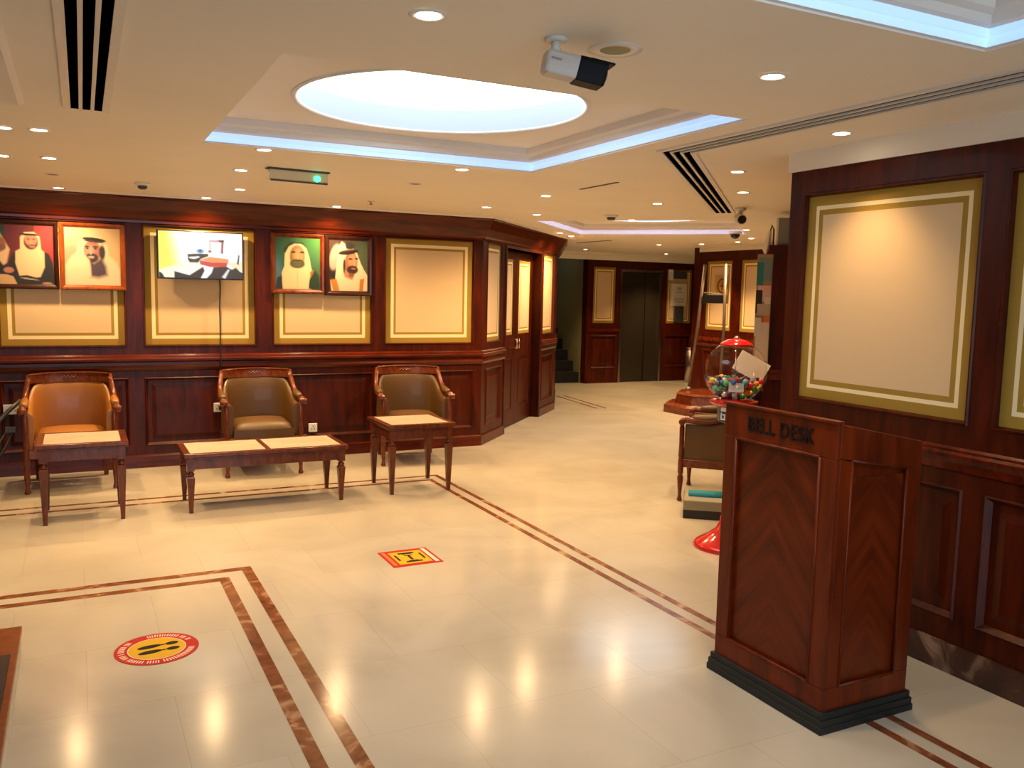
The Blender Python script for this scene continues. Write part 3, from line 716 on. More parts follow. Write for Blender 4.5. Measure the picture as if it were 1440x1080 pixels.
p.p([(.02, .78), (.18, .76), (.26, 1), (.1, 1)], (186, 124, 46), .02); p.p([(.80, .76), (.92, .74), (.88, 1), (.78, 1)], (186, 124, 46), .02); p.e(.57, .68, .07, .04, (120, 80, 60), .7)
picture(2.10, 1.54, 2.56, 2.105, M_frame_d, p, .045, 'portrait of man in white headdress with black cord and gold-edged robe, black frame')

# television
def bgt(u, v):
    k = min(1, max(0, (u - .05 - .12 * v) / .16)); a = (240, 232, 96); b = (247, 244, 246)
    return [a[i] + (b[i] - a[i]) * k for i in range(3)]
p = Paint(bgt); q = lambda x, y: ((x - 135) / 1200, (y - 150) / 680)
p.p([q(135, 720), q(350, 650), q(720, 590), q(720, 840), q(135, 840)], (246, 240, 214), .03)
p.p([q(540, 480), q(640, 470), q(830, 465), q(840, 500), q(730, 545), q(690, 600), q(570, 600), q(545, 560)], (30, 30, 28), .012)
p.p([q(560, 520), q(700, 505), q(715, 520), q(640, 548), q(560, 540)], (238, 240, 240), .01); p.e(*q(722, 430), .045, .05, (70, 160, 220), .3)
p.e(*q(722, 425), .015, .03, (30, 60, 130), .4)
p.p([q(850, 265), q(1065, 250), q(1065, 290), q(850, 285)], (190, 150, 160), .01); p.p([q(975, 258), q(1070, 252), q(1065, 290), q(1010, 285)], (60, 30, 50), .01)
p.p([q(1030, 290), q(1062, 290), q(1050, 460), q(1020, 450)], (150, 50, 90), .012); p.p([q(850, 280), q(880, 280), q(885, 440), q(850, 430)], (236, 200, 196), .012); p.e(*q(860, 430), .02, .025, (140, 80, 60), .4)
p.p([q(710, 560), q(860, 510), q(1130, 535), q(1130, 600), q(900, 590)], (240, 148, 90), .012)
p.p([q(710, 565), q(900, 590), q(1120, 590), q(1100, 655), q(860, 660), q(720, 625)], (205, 62, 52), .012)
p.p([q(1120, 600), q(1340, 560), q(1340, 720), q(1200, 680)], (246, 226, 190), .03)
p.p([q(910, 660), q(1100, 650), q(1180, 690), q(1150, 840), q(800, 840), q(880, 750)], (34, 24, 34), .015)
p.p([q(350, 735), q(560, 790), q(760, 660), q(780, 720), q(720, 840), q(350, 840)], (14, 14, 14), .01)
p.p([q(350, 735), q(640, 625), q(760, 655), q(565, 790)], (236, 232, 230), .008)
p.p([q(1160, 700), q(1240, 660), q(1300, 720), q(1345, 740), q(1345, 840), q(1060, 840)], (38, 40, 40), .02); p.p([q(1030, 810), q(1120, 690), q(1150, 690), q(1080, 830)], (220, 220, 220), .015)
p.p([q(1255, 600), q(1280, 460), q(1295, 480), q(1280, 620)], (24, 20, 20), .01); p.p([q(135, 745), q(180, 770), q(220, 840), q(135, 840)], (14, 14, 12), .01)
t = thing('television', 'wall-mounted flat television showing a yellow and white room with a red bed', 'television', (.99, YW, 1.66))
obj('casing', box(-.36, -.075, 0, .36, -.03, .42), M_black, t, bevel=.004)
obj('wall_bracket', box(-.12, -.03, .1, .12, .022, .32), M_dgrey, t)
me = print_mesh(-.348, .012, .348, .41, -.0765, p, 132, 76); me.materials.append(M_screen); link(bpy.data.objects.new('screen', me), t)
bm = bmesh.new(); tube(bm, [(.16, -.02, .02), (.165, -.012, -.08), (.158, -.01, -.25), (.16, -.01, -.45), (.157, -.012, -.62), (.157, -.05, -.68), (.155, -.05, -.78), (.152, -.03, -.95), (.155, -.03, -1.12)], .0055, 8)
obj('power_cable', bm, M_black, t)

# outlets
def outlet(x, z, lab, w=.08, h=.08):
    t = thing('wall_outlet', lab, 'outlet', (x, YW, z))
    obj('face_plate', box(-w / 2, -.016, 0, w / 2, .008, h), M_white, t, bevel=.003)
    bm = bmesh.new()
    for a, b in ((0, .055), (-.014, .03), (.014, .03)): B(bm, a - .004, -.018, b - .006, a + .004, -.0155, b + .006)
    obj('socket_holes', bm, M_dgrey, t)
    return t
outlet(1.125, .47, 'white wall outlet left of the middle armchair where the television cable ends')
bm = box(.0, -.05, .02, .035, -.018, .055); obj('plug', bm, M_black, C.objects[-1].parent if C.objects[-1].parent else None)
outlet(1.985, .24, 'white wall outlet low between the middle and right armchairs')
outlet(-.49, .52, 'grey double outlet behind the left armchair', .14, .08)

# ------------------------------------------------------------------ armchair
def make_armchair(label, loc, rz):
    t = thing('armchair', label, 'armchair', loc, rz, 'matching wood framed armchairs'); t.scale = (1.07, 1, 1)
    # plan path of the barrel back: front left arm end -> back -> front right
    path = []
    ctrl = [(-.285, -.23), (-.292, -.10), (-.295, .03), (-.288, .13), (-.262, .205), (-.20, .25), (-.10, .272), (0, .278)]
    ctrl = [(-.285, -.245), (-.2852, -.24)] + ctrl
    path = ctrl + [(-x, y) for x, y in ctrl[-2::-1]]
    tops = [.625, .625, .625, .628, .65, .725, .80, .812, .812, .812]; tops = tops + tops[-2::-1]
    n = len(path); bm = bmesh.new(); thick = .045; rows = []
    for i, ((x, y), tz) in enumerate(zip(path, tops)):
        a = Vector(path[max(i - 1, 0)]); b = Vector(path[min(i + 1, n - 1)]); d = (b - a).normalized(); nr = Vector((d.y, -d.x)) # inward (right of travel)
        bk = .03 * max(0, (y - .1) / .18)  # recline of the back
        def P(o, z, lean): return bm.verts.new((x + nr.x * o, y + nr.y * o + bk * lean, z))
        rows.append([P(0, .30, 0), P(-.004, .45, .3), P(0, tz - .02, 1), P(thick * .5, tz, 1), P(thick, tz - .02, 1), P(thick + .014, tz * .5 + .25, .6), P(thick + .006, .40, .2), P(thick, .33, 0)])
    for a, b in zip(rows, rows[1:]):
        for k in range(8): f = bm.faces.new([a[k], b[k], b[(k + 1) % 8], a[(k + 1) % 8]]); f.smooth = True
    bm.faces.new(rows[0]); bm.faces.new(rows[-1])
    o = obj('barrel_back', bm, M_leather, t); ss = o.modifiers.new('s', 'SUBSURF'); ss.levels = 1; ss.render_levels = 2
    # cushion
    bm = bmesh.new(); nx, ny = 12, 10; gd = {}
    def sc(u, v):
        x = -.235 + .47 * u; y = -.285 + .47 * v
        if v < .5: y -= .02 * math.sin(PI * u)
        return x, y
    for lay in (0, 1):
        for i in range(nx + 1):
            for j in range(ny + 1):
                u, v = i / nx, j / ny; x, y = sc(u, v); e = min(1, 5 * min(u, 1 - u, v, 1 - v))
                z = .335 if lay == 0 else .405 + .05 * math.sqrt(max(0, 1 - (1 - e) ** 2)) + .022 * math.sin(PI * u) * math.sin(PI * v)
                gd[lay, i, j] = bm.verts.new((x, y, z))
    for i in range(nx):
        for j in range(ny):
            for lay in (0, 1): f = bm.faces.new([gd[lay, i, j], gd[lay, i + 1, j], gd[lay, i + 1, j + 1], gd[lay, i, j + 1]]); f.smooth = True
    for i in range(nx):
        for j in (0, ny): bm.faces.new([gd[0, i, j], gd[0, i + 1, j], gd[1, i + 1, j], gd[1, i, j]])
    for j in range(ny):
        for i in (0, nx): bm.faces.new([gd[0, i, j], gd[0, i, j + 1], gd[1, i, j + 1], gd[1, i, j]])
    obj('seat_cushion', bm, M_leather, t)
    # apron
    bm = bmesh.new(); B(bm, -.27, -.285, .27, .27, -.25, .335); B(bm, -.29, -.26, .27, -.26, .22, .335); B(bm, .26, -.26, .27, .29, .22, .335); B(bm, -.24, .22, .27, .24, .27, .335)
    obj('seat_rail', bm, M_chairwood, t, bevel=.005)
    # crest rail
    bm = bmesh.new(); rr = []
    for i in range(13):
        x = -.27 + .54 * i / 12; y = .30 - .10 * (abs(x) / .27) ** 2.6
        zt = .875 + .006 * math.cos(x / .27 * PI / 2)
        rr.append([bm.verts.new(p_) for p_ in ((x, y - .035, .80), (x, y + .0, .795), (x, y + .012, zt - .015), (x, y + .018, zt - .008), (x, y + .016, zt), (x, y - .026, zt), (x, y - .03, zt - .008), (x, y - .022, zt - .015))])
    for a, b in zip(rr, rr[1:]):
        for k in range(8): bm.faces.new([a[k], b[k], b[(k + 1) % 8], a[(k + 1) % 8]])
    bm.faces.new(rr[0]); bm.faces.new(rr[-1]); cr = obj('crest_rail', bm, M_chairwood, t)
    bm = bmesh.new()
    for i in range(-4, 5): lathe(bm, [(.001, .004), (.007 - abs(i) * .0008, .0), (.001, -.004)], 8, c=(i * .013, .262 + .002 * abs(i), .842 + (.005 if i % 2 else -.003)))
    obj('carved_ornament', bm, M_gold, cr)
    for s in (-1, 1):
        pts = [(s * .27, .205, .86), (s * .283, .175, .80), (s * .295, .12, .725), (s * .302, .05, .672), (s * .305, -.05, .645), (s * .305, -.15, .642), (s * .305, -.235, .65), (s * .305, -.265, .635)]
        bm = bmesh.new(); tube(bm, pts, [.022, .02, .02, .021, .022, .023, .025, .022], 10)
        lathe(bm, [(.012, -.03), (.026, -.028), (.026, .028), (.012, .03)], 18, M=Matrix.Translation((s * .305, -.262, .633)) @ Matrix.Rotation(PI / 2, 4, 'Y'))
        obj('arm', bm, M_chairwood, t)
        bm = bmesh.new(); tube(bm, [(s * .295, .05, .692), (s * .297, -.02, .672), (s * .298, -.10, .664), (s * .298, -.19, .664)], [.018, .03, .03, .018], 10); obj('arm_pad', bm, M_leather, t)
        bm = bmesh.new(); lathe(bm, [(.014, 0), (.022, .01), (.016, .03), (.013, .05), (.022, .16), (.024, .19), (.015, .215), (.022, .225), (.022, .255), (.022, .32), (.018, .345), (.022, .36), (.019, .45), (.02, .58), (.016, .60), (.018, .62)], 16, c=(s * .285, -.265, 0)); obj('leg', bm, M_chairwood, t)
        bm = bmesh.new(); tsect(bm, [(s * .235, .30, 0), (s * .235, .265, .14), (s * .235, .24, .30)], [(.016, .016), (.019, .019), (.022, .022)]); obj('leg', bm, M_chairwood, t, bevel=.004)
    return t
ch = make_armchair('tan leather armchair below the left portraits, brightly lit, behind the small side table', (-.065, 7.635, 0), math.radians(0))
dup(ch, (1.41, 7.68, 0), math.radians(-2), 'shaded tan leather armchair below and right of the television, behind the coffee table')
dup(ch, (2.81, 7.66, 0), math.radians(-9), 'shaded tan leather armchair at the right end of the wall by the angled corner')
# chair by the weighing/shoe machine, facing (-1,1); front local -y -> (sin, -cos)
dup(ch, (4.60, 5.36, 0), math.radians(225), 'armchair seen from the side with golden arm pad, behind the gumball machine')

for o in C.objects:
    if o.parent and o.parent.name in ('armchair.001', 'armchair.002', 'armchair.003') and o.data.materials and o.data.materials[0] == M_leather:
        o.material_slots[0].link = 'OBJECT'; o.material_slots[0].material = M_leather_shade
# ------------------------------------------------------------------ tables
def table(name, label, loc, W, D, H, tiles, cat, rz=0):
    t = thing(name, label, cat, loc, rz, 'tile topped mahogany tables')
    w, d = W / 2, D / 2; b = .045; bm = bmesh.new(); z0, z1 = H - .028, H
    B(bm, -w, -d, z0, w, -d + b, z1); B(bm, -w, d - b, z0, w, d, z1); B(bm, -w, -d + b, z0, -w + b, d - b, z1); B(bm, w - b, -d + b, z0, w, d - b, z1)
    xs = [-w + b, w - b]
    if tiles == 2: B(bm, -.018, -d + b, z0, .018, d - b, z1)
    B(bm, -w + .01, -d + .01, z0 - .012, w - .01, d - .01, z0)
    obj('top_frame', bm, M_furn, t, bevel=.004)
    rs = [(-w + b, w - b)] if tiles == 1 else [(-w + b, -.018), (.018, w - b)]
    for a, c in rs: obj('tile_inset', box(a + .001, -d + b + .001, z0, c - .001, d - b - .001, z1 - .001), M_tile, t)
    bm = bmesh.new(); q = .03; zl = H - .115; zt = z0 - .012
    for y in (-d + q, d - q - .02): B(bm, -w + q, y, zl, w - q, y + .02, zt)
    for x in (-w + q, w - q - .02): B(bm, x, -d + q, zl, x + .02, d - q, zt)
    n = int(W / .045)
    for i in range(n):
        x = -w + .06 + (W - .12) * (i + .5) / n
        for y in (-d + q - .004, d - q): B(bm, x - .009, y, zl + .008, x + .009, y + .004, zt - .008)
    n = int(D / .045)
    for i in range(n):
        yy = -d + .06 + (D - .12) * (i + .5) / n
        for x in (-w + q - .004, w - q): B(bm, x, yy - .009, zl + .008, x + .004, yy + .009, zt - .008)
    obj('apron', bm, M_furn, t)
    for sx in (-1, 1):
        for sy in (-1, 1):
            x, y = sx * (w - .045), sy * (d - .045); bm = bmesh.new()
            tsect(bm, [(x, y, zl - .01), (x, y, zt)], [(.025, .025), (.025, .025)])
            lathe(bm, [(.02, zl - .01), (.014, zl - .018), (.024, zl - .03), (.026, zl - .04), (.015, zl - .055)], 14, c=(x, y, 0))
            tsect(bm, [(x, y, 0), (x, y, .03), (x, y, zl - .06), (x, y, zl - .05)], [(.013, .013), (.014, .014), (.027, .027), (.022, .022)])
            obj('leg', bm, M_furn, t)
    return t
table('side_table', 'small square tile-topped side table before the left armchair', (.01, 6.585, 0), .56, .54, .545, 1, 'table')
table('coffee_table', 'long low coffee table with two beige tiles before the middle armchair', (1.225, 6.555, 0), 1.17, .52, .43, 2, 'table')
table('side_table', 'small square tile-topped side table before the right armchair', (2.415, 6.585, 0), .57, .55, .555, 1, 'table')

# ------------------------------------------------------------------ leaning grey pole at far left
t = thing('folded_trolley', 'dark grey tubular folded trolley handle leaning at the left photo edge beside the armchair', 'trolley', (-.62, 7.5, 0))
bm = bmesh.new(); tube(bm, [(-.45, -.1, .03), (-.1, .05, .34), (.12, .2, .60), (.21, .24, .68)], .017, 12); obj('handle_tube', bm, M_dgrey, t)
bm = bmesh.new(); tube(bm, [(-.3, .1, .05), (.02, .14, .30), (.12, .16, .47)], .008, 8); tube(bm, [(-.25, .1, .05), (.07, .14, .28), (.15, .16, .44)], .008, 8); B(bm, .10, .14, .44, .17, .18, .48); obj('brace_rods', bm, M_dgrey, t)
bm = bmesh.new(); B(bm, -.6, -.2, .02, -.1, .1, .10); obj('base_frame', bm, M_dgrey, t, bevel=.01)

# ------------------------------------------------------------------ low platform bottom left
t = thing('wooden_platform', 'low red wood platform corner with pale side at the lower left photo edge', 'platform', (-.25, 4.16, 0))
obj('top_board', box(-2.2, -5.2, .095, 0, 0, .12), M_frame_b, t, bevel=.003)
obj('side_skirt', box(-2.19, -5.19, .0, -.006, -.006, .095), M_tile, t)
obj('floor_mat', box(-2.2, .2, .12, -.275, 3.83, .128), mat('dark_mat', (.03, .008, .006), .7), label='dark mat lying on the low wooden platform', cat='mat')

# ------------------------------------------------------------------ bell desk
x0, x1, y0, y1 = 2.42, 2.875, 2.19, 2.79
t = thing('bell_desk', 'freestanding mahogany bell desk with black plinth at right front', 'desk', ((x0 + x1) / 2, (y0 + y1) / 2, 0))
w, d = (x1 - x0) / 2, (y1 - y0) / 2; zf, zb, zp = 1.16, 1.07, .075
bm = bmesh.new()
e = .02  # frame relief
vs = [bm.verts.new(p_) for p_ in ((-w + e, -d + e, zp), (w, -d + e, zp), (w, d, zp), (-w + e, d, zp), (-w + e, -d + e, zf - .004), (w, -d + e, zb), (w, d, zb), (-w + e, d, zf - .004))]
for f in ((0, 1, 2, 3), (4, 5, 6, 7), (0, 1, 5, 4), (1, 2, 6, 5), (2, 3, 7, 6), (3, 0, 4, 7)): bm.faces.new([vs[i] for i in f])
obj('carcass', bm, M_desk, t)
def quadprism(bm, pts, dx=0, dy=0):
    a = [bm.verts.new(p_) for p_ in pts]; b = [bm.verts.new((p_[0] + dx, p_[1] + dy, p_[2])) for p_ in pts]
    bm.faces.new(a); bm.faces.new(b[::-1])
    for k in range(len(pts)): bm.faces.new([a[k], a[(k + 1) % 4], b[(k + 1) % 4], b[k]])
bm = bmesh.new(); X = -w; s = .075
for q_ in (((-d, zp), (d, zp), (d, zp + .09), (-d, zp + .09)), ((-d, zf - .135), (d, zf - .135), (d, zf), (-d, zf)), ((-d, zp + .09), (-d + s, zp + .09), (-d + s, zf - .135), (-d, zf - .135)), ((d - s, zp + .09), (d, zp + .09), (d, zf - .135), (d - s, zf - .135))):
    quadprism(bm, [(X, a, b) for a, b in q_], dx=e)
obj('front_frame', bm, M_desk, t, bevel=.003)
zt = lambda x: zf - .0 + (zb - zf) * (x + w) / (2 * w)
bm = bmesh.new(); sx = .08
for q_ in (((-w + e, zp), (w, zp), (w, zp + .09), (-w + e, zp + .09)), ((-w + e, zf - .13), (w, zb - .11), (w, zb), (-w + e, zt(-w + e))), ((-w + e, zp + .09), (-w + sx, zp + .09), (-w + sx, zf - .145), (-w + e, zf - .13)), ((w - sx, zp + .09), (w, zp + .09), (w, zb - .11), (w - sx, zb - .095))):
    quadprism(bm, [(a, -d, b) for a, b in q_], dy=e)
obj('side_frame', bm, M_desk, t, bevel=.003)
# beads and veneer panels
def bead(bm, pts, r=.006):
    for a, b in zip(pts, pts[1:] + pts[:1]): tube(bm, [a, b], r, 8)
bm = bmesh.new(); k = s
bead(bm, [(-w, -d + k, zp + .09), (-w, d - k, zp + .09), (-w, d - k, zf - .135), (-w, -d + k, zf - .135)])
bead(bm, [(-w + sx, -d, zp + .09), (w - sx, -d, zp + .09), (w - sx, -d, zb - .10), (-w + sx, -d, zf - .14)])
obj('panel_bead', bm, M_desk, t)
def veneer(name, n0, u0, v0, u1, v1, side):
    me_bm = box(u0, -.003, v0, u1, .003, v1)
    o = obj(name, me_bm, M_veneer, t); return o
pv = veneer('front_veneer', 0, -d + s, -.46, d - s, .40, 0); pv.rotation_euler = (0, 0, PI / 2); pv.location = (-w + e - .003, 0, .62)
pv = veneer('side_veneer', 0, -w + sx, -.46, w - sx, .33, 0); pv.location = (0, -d + e - .003, .62)
bm = bmesh.new()
for i, (ov, za, zb_) in enumerate(((.012, .05, .078), (.018, .025, .052), (.022, 0, .027))): B(bm, -w - ov, -d - ov, za, w + ov, d + ov, zb_)
obj('plinth', bm, M_rubber, t, bevel=.003)
bm = bmesh.new(); quadprism(bm, [(-w - .008, -d - .008, zf - .002), (-w - .008, d + .008, zf - .002), (-w - .008, d + .008, zf + .008), (-w - .008, -d - .008, zf + .008)], dx=.03); obj('top_lip', bm, M_desk, t, bevel=.002)
me = text_mesh('BELL DESK', .082, M_stblk, .0025)
lt = bpy.data.objects.new('lettering', me); link(lt, t, label='worn black letters reading BELL DESK')
lt.scale = (.86, 1, 1); lt.location = (-w - .002, -.015, zf - .068); lt.rotation_euler = (PI / 2, 0, -PI / 2)

# ------------------------------------------------------------------ gumball machine
GX, GY = 3.71, 4.205
t = thing('gumball_machine', 'red gumball vending machine with clear globe on a stand behind the bell desk', 'gumball machine', (GX, GY, 0), math.radians(-40))
bm = bmesh.new(); lathe(bm, [(.215, 0), (.218, .012), (.20, .035), (.13, .075), (.075, .12), (.052, .17), (.05, .20)], 40); obj('base', bm, M_red, t)
bm = bmesh.new(); lathe(bm, [(.045, .19), (.045, .82)], 24); obj('pole', bm, M_chrome, t)
bm = bmesh.new(); lathe(bm, [(.05, .80), (.09, .815), (.10, .83), (.10, .91), (.12, .925)], 8); obj('coin_housing', bm, M_black, t)
bm = bmesh.new(); lathe(bm, [(.125, .92), (.15, .935), (.152, .955), (.11, .965)], 40); obj('collar', bm, M_red, t)
bm = bmesh.new(); r = .195; cz = 1.135
pf = [(r * math.cos(a), cz + r * math.sin(a)) for a in [math.radians(-61 + 123 * i / 28) for i in range(29)]]
lathe(bm, pf, 48, cap=False); obj('globe', bm, M_glass, t, smooth=True)
bm = bmesh.new(); lathe(bm, [(.105, cz + .165), (.10, cz + .178), (.06, cz + .20), (.02, cz + .208)], 36); lid = obj('lid', bm, M_red, t)
bm = bmesh.new(); lathe(bm, [(.012, cz + .205), (.018, cz + .215), (.01, cz + .225)], 16); obj('lock_knob', bm, M_chrome, lid)
bm = bmesh.new(); lathe(bm, [(.004, .96), (.004, cz + .17)], 8); obj('centre_rod', bm, M_chrome, t)
bm = bmesh.new(); lathe(bm, [(.07, 1.075), (.03, 1.092), (.006, 1.10)], 24); obj('baffle', bm, M_red, t)
th = math.radians(180 + 50 + 40)
def facing(ang, rad, z): return Matrix.Translation((rad * math.cos(ang), rad * math.sin(ang), z)) @ Matrix.Rotation(ang + PI / 2, 4, 'Z')
obj('price_card', box(-.045, -.001, -.028, .045, .001, .028, M=facing(math.radians(-118 + 40 - 30 + 20), .165, 1.05)), M_paper, t)
A2 = math.radians(-165 + 40)
obj('coin_plate', box(-.032, -.002, -.045, .032, .004, .045, M=facing(A2, .102, .868)), M_dgrey, t)
bm = bmesh.new(); Mq = facing(A2, .107, .868)
for a, b, c_, d_ in ((-.02, .02, .02, .045), (-.02, -.035, -.01, .012), (-.01, -.035, .014, -.025), (.005, -.025, .014, -.005), (-.005, -.005, .014, .004)): B(bm, a, -.002, b, c_, .0, d_, M=Mq)
obj('coin_plate_mark', bm, M_paper, t)
cols = {'red': (.7, .03, .02), 'orange': (.85, .25, .02), 'yellow': (.85, .6, .03), 'green': (.05, .45, .08), 'blue': (.03, .12, .4), 'white': (.8, .78, .72), 'teal': (.02, .4, .42), 'dark blue': (.02, .04, .12)}
gm = {}
for n_, c_ in cols.items():
    bm = bmesh.new(); bmesh.ops.create_uvsphere(bm, u_segments=12, v_segments=8, radius=.019)
    for f in bm.faces: f.smooth = True
    me = bpy.data.meshes.new('gumball'); bm.to_mesh(me); bm.free(); me.materials.append(mat('candy_' + n_.replace(' ', '_'), c_, .2, coat=.4)); gm[n_] = me
placed = []; tries = 0
ballz = {}
while len(placed) < 110 and tries < 30000:
    tries += 1
    a = random.uniform(0, 2 * PI); rr_ = .17 * math.sqrt(random.random()); x, y = rr_ * math.cos(a), rr_ * math.sin(a)
    z = cz - .168
    ok = False
    while z < 1.085:
        if math.sqrt(x * x + y * y + (z - cz) ** 2) < r - .021 and all((x - p_[0]) ** 2 + (y - p_[1]) ** 2 + (z - p_[2]) ** 2 > .037 ** 2 for p_ in placed): ok = True; break
        z += .004
    if ok and (x * x + y * y) > .024 ** 2: placed.append((x, y, z))
for i, (x, y, z) in enumerate(placed):
    n_ = random.choice(list(cols)); o = bpy.data.objects.new('gumball', gm[n_]); o.location = (GX + x, GY + y, z)
    link(o, None, '%s gumball in the heap inside the clear globe' % n_, 'gumball', '%s gumballs in the globe' % n_)

# sanitiser stand with white card and black dispenser
t = thing('dispenser_stand', 'black cup-like dispenser on a thin pole behind the clear globe', 'dispenser', (4.06, 4.40, 0))
bm = bmesh.new(); lathe(bm, [(.12, 0), (.12, .015), (.02, .025), (.016, .9)], 24); obj('pole', bm, M_chrome, t)
bm = bmesh.new(); lathe(bm, [(.03, .86), (.042, .88), (.044, 1.0), (.04, 1.005)], 24); obj('dispenser_body', bm, M_black, t)
bm = box(-.13, -.002, -.07, .09, .002, .07, M=Matrix.Translation((-.0, .02, 1.13)) @ Matrix.Rotation(math.radians(-28), 4, 'Z') @ Matrix.Rotation(math.radians(28), 4, 'Y')); obj('sign_card', bm, M_paper, t, label='tilted white card')
bm = bmesh.new(); tube(bm, [(0, .01, 1.0), (0, .02, 1.1)], .006, 8); obj('card_holder', bm, M_chrome, t)

# shoe polisher
t = thing('shoe_polisher', 'low grey-beige shoe polishing machine with teal brushes on the floor by the side-on armchair', 'shoe polisher', (4.10, 4.90, 0), math.radians(-38)); t.scale = (.8, 1, 1.1)
bm = bmesh.new(); B(bm, -.2, -.14, 0, .2, .14, .055); obj('base', bm, M_black, t)
bm = bmesh.new(); tsect(bm, [(0, 0, .055), (0, 0, .12), (0, .03, .16)], [(.2, .14), (.2, .14), (.19, .10)]); obj('body', bm, mat('grey_beige_plastic', (.24, .21, .14), .5), t, bevel=.006)
bm = bmesh.new()
for yy in (-.075, -.03): lathe(bm, [(.01, -.16), (.026, -.155), (.028, 0), (.026, .155), (.01, .16)], 18, M=Matrix.Translation((0, yy, .145)) @ Matrix.Rotation(PI / 2, 4, 'Y'))
obj('brush_roll', bm, mat('teal_brush', (.01, .20, .26), .8), t)

# ------------------------------------------------------------------ sign stand on octagonal plinth
t = thing('sign_stand', 'two tall metal posts with black display box on an octagonal wooden plinth', 'stand', (7.86, 9.45, 0))
def octa(bm, r1, z1, r2, z2): lathe(bm, [(r1, z1), (r2, z2)], 8, M=Matrix.Rotation(PI / 8, 4, 'Z'))
bm = bmesh.new(); octa(bm, .62, 0, .62, .10); octa(bm, .62, .10, .56, .13); octa(bm, .47, .13, .44, .25); octa(bm, .46, .25, .42, .28)
for f in bm.faces: f.smooth = False
obj('plinth', bm, M_chairwood, t)
for (a, b, z) in ((( -.13, .27), (.0, .18), 2.05), ((.09, -.14), (.13, -.10), 2.06)):
    bm = bmesh.new(); tube(bm, [(a[0], a[1], .27), ((a[0] + b[0]) / 2 + .02, (a[1] + b[1]) / 2, 1.2), (b[0], b[1], z)], .022, 14); lathe(bm, [(.045, .27), (.045, .30), (.03, .33)], 16, c=(a[0], a[1], 0)); obj('post', bm, M_post, t)
bm = box(.08, -.16, 1.60, .40, .12, 1.72, M=Matrix.Identity(4)); 
o = obj('display_box', box(-.17, -.03, 0, .17, .03, .115), M_black, t, bevel=.004); o.location = (.09, .04, 1.515); o.rotation_euler = (0, 0, math.radians(-55))
bm = bmesh.new(); tube(bm, [(.0, .18, 1.66), (.17, -.12, 1.64)], .008, 8); obj('cross_bar', bm, M_chrome, t)
# round emblem on the panel behind
t = thing('round_emblem', 'brown ring-shaped emblem plaque on the far left yellow panel', 'emblem', (8.573, 9.98 + .08, 1.77))
obj('back_plate', box(-.028, -.12, -.11, -.005, .16, .16), mat('amber_plaque', (.55, .33, .1), .5), t)
bm = bmesh.new(); lathe(bm, [(.115, -.002), (.115, .006), (.085, .006), (.085, -.002)], 28, M=Matrix.Translation((-.03, -.01, .0)) @ Matrix.Rotation(-PI / 2, 4, 'Y'), cap=False); B(bm, -.036, -.06, -.01, -.028, .05, .01); B(bm, -.036, -.015, -.07, -.028, .005, .06); obj('emblem_ring', bm, mat('brown_emblem', (.2, .06, .02), .4), t)

# lift panel notices
t = thing('notice_sheet', 'white printed notice on the panel right of the lift', 'notice', (10.19, 13.215, 1.42))
obj('paper', box(-.17, -.012, 0, .17, .012, .42), M_paper, t)
bm = bmesh.new()
for k, (ww, zz, hh) in enumerate(((.05, .30, .05), (.07, .25, .02), (.11, .14, .012), (.12, .115, .012), (.12, .09, .012), (.1, .065, .012))): B(bm, -ww, -.014, zz, ww, -.0125, zz + hh)
obj('print_lines', bm, mat('pale_grey_ink', (.45, .45, .46), .6), t)
obj('indicator_box', box(10.05, 13.18, 1.93, 10.34, 13.23, 2.07), M_dgrey, label='dark floor indicator above the white notice right of the lift', cat='lift indicator')
obj('small_sign', box(9.93, 13.195, 1.9, 10.03, 13.23, 2.1), M_paper, label='small white strip sign left of the dark floor indicator', cat='sign')
t = thing('call_panel', 'dark lift call panel under the white notice', 'lift call panel', (10.19, 13.2, 1.12))
obj('plate', box(-.10, -.014, 0, .10, .03, .29), M_dgrey, t)
bm = bmesh.new(); lathe(bm, [(.018, 0), (.016, .006)], 14, M=Matrix.Translation((0, -.014, .2)) @ Matrix.Rotation(PI / 2, 4, 'X')); obj('call_button', bm, M_chrome, t)
t = thing('ash_bin', 'tall slim steel ash bin standing right of the lift', 'bin', (10.28, 12.85, 0))
bm = bmesh.new(); lathe(bm, [(.13, 0), (.13, .62)], 28); obj('body', bm, mat('brushed_steel', (.55, .5, .45), .3, 1), t)
bm = bmesh.new(); lathe(bm, [(.135, .62), (.14, .64), (.135, .66)], 28); obj('rim', bm, M_chrome, t)

# items on the pier: leaflets, grey box, hanging cloth
def onpier(name, label, cat, z, along=L0, out=O):
    return thing(name, label, cat, (*pq(along, out), z), math.radians(-45))
# pier front-left edge faces (-1,-1); leaflet board stands off its corner
bx, by = pq(L0 - .02, O)
t = thing('leaflet_board', 'narrow wall board crowded with coloured leaflets beyond the globe', 'notice board', (bx + .0, by + .02, 1.05), math.radians(-43))
obj('board', box(-.075, .0, -.02, .055, .02, .93), mat('cork_edge', (.4, .26, .16), .7), t)
lf_c = [((.16, .24, .30), .70, .90, 0), ((.02, .22, .24), .66, .86, -1), ((.75, .45, .42), .52, .66, 0), ((.02, .02, .03), .42, .62, -1), ((.7, .66, .6), .44, .56, 1), ((.75, .2, .05), .22, .40, 1), ((.72, .6, .5), .0, .34, 0), ((.7, .64, .6), .22, .38, -1), ((.5, .4, .32), .40, .5, 0)]
for k, (c_, za, zb_, sd) in enumerate(lf_c):
    xa, xb = {0: (-.06, .05), -1: (-.075, -.02), 1: (.0, .05)}[sd]
    obj('leaflet', box(xa, -.006 - .0015 * k, za, xb, -.003 - .0015 * k + .002, zb_), mat('leaflet_%d' % k, c_, .6), t)
gx, gy = pq(L0 + .12, O - .115)
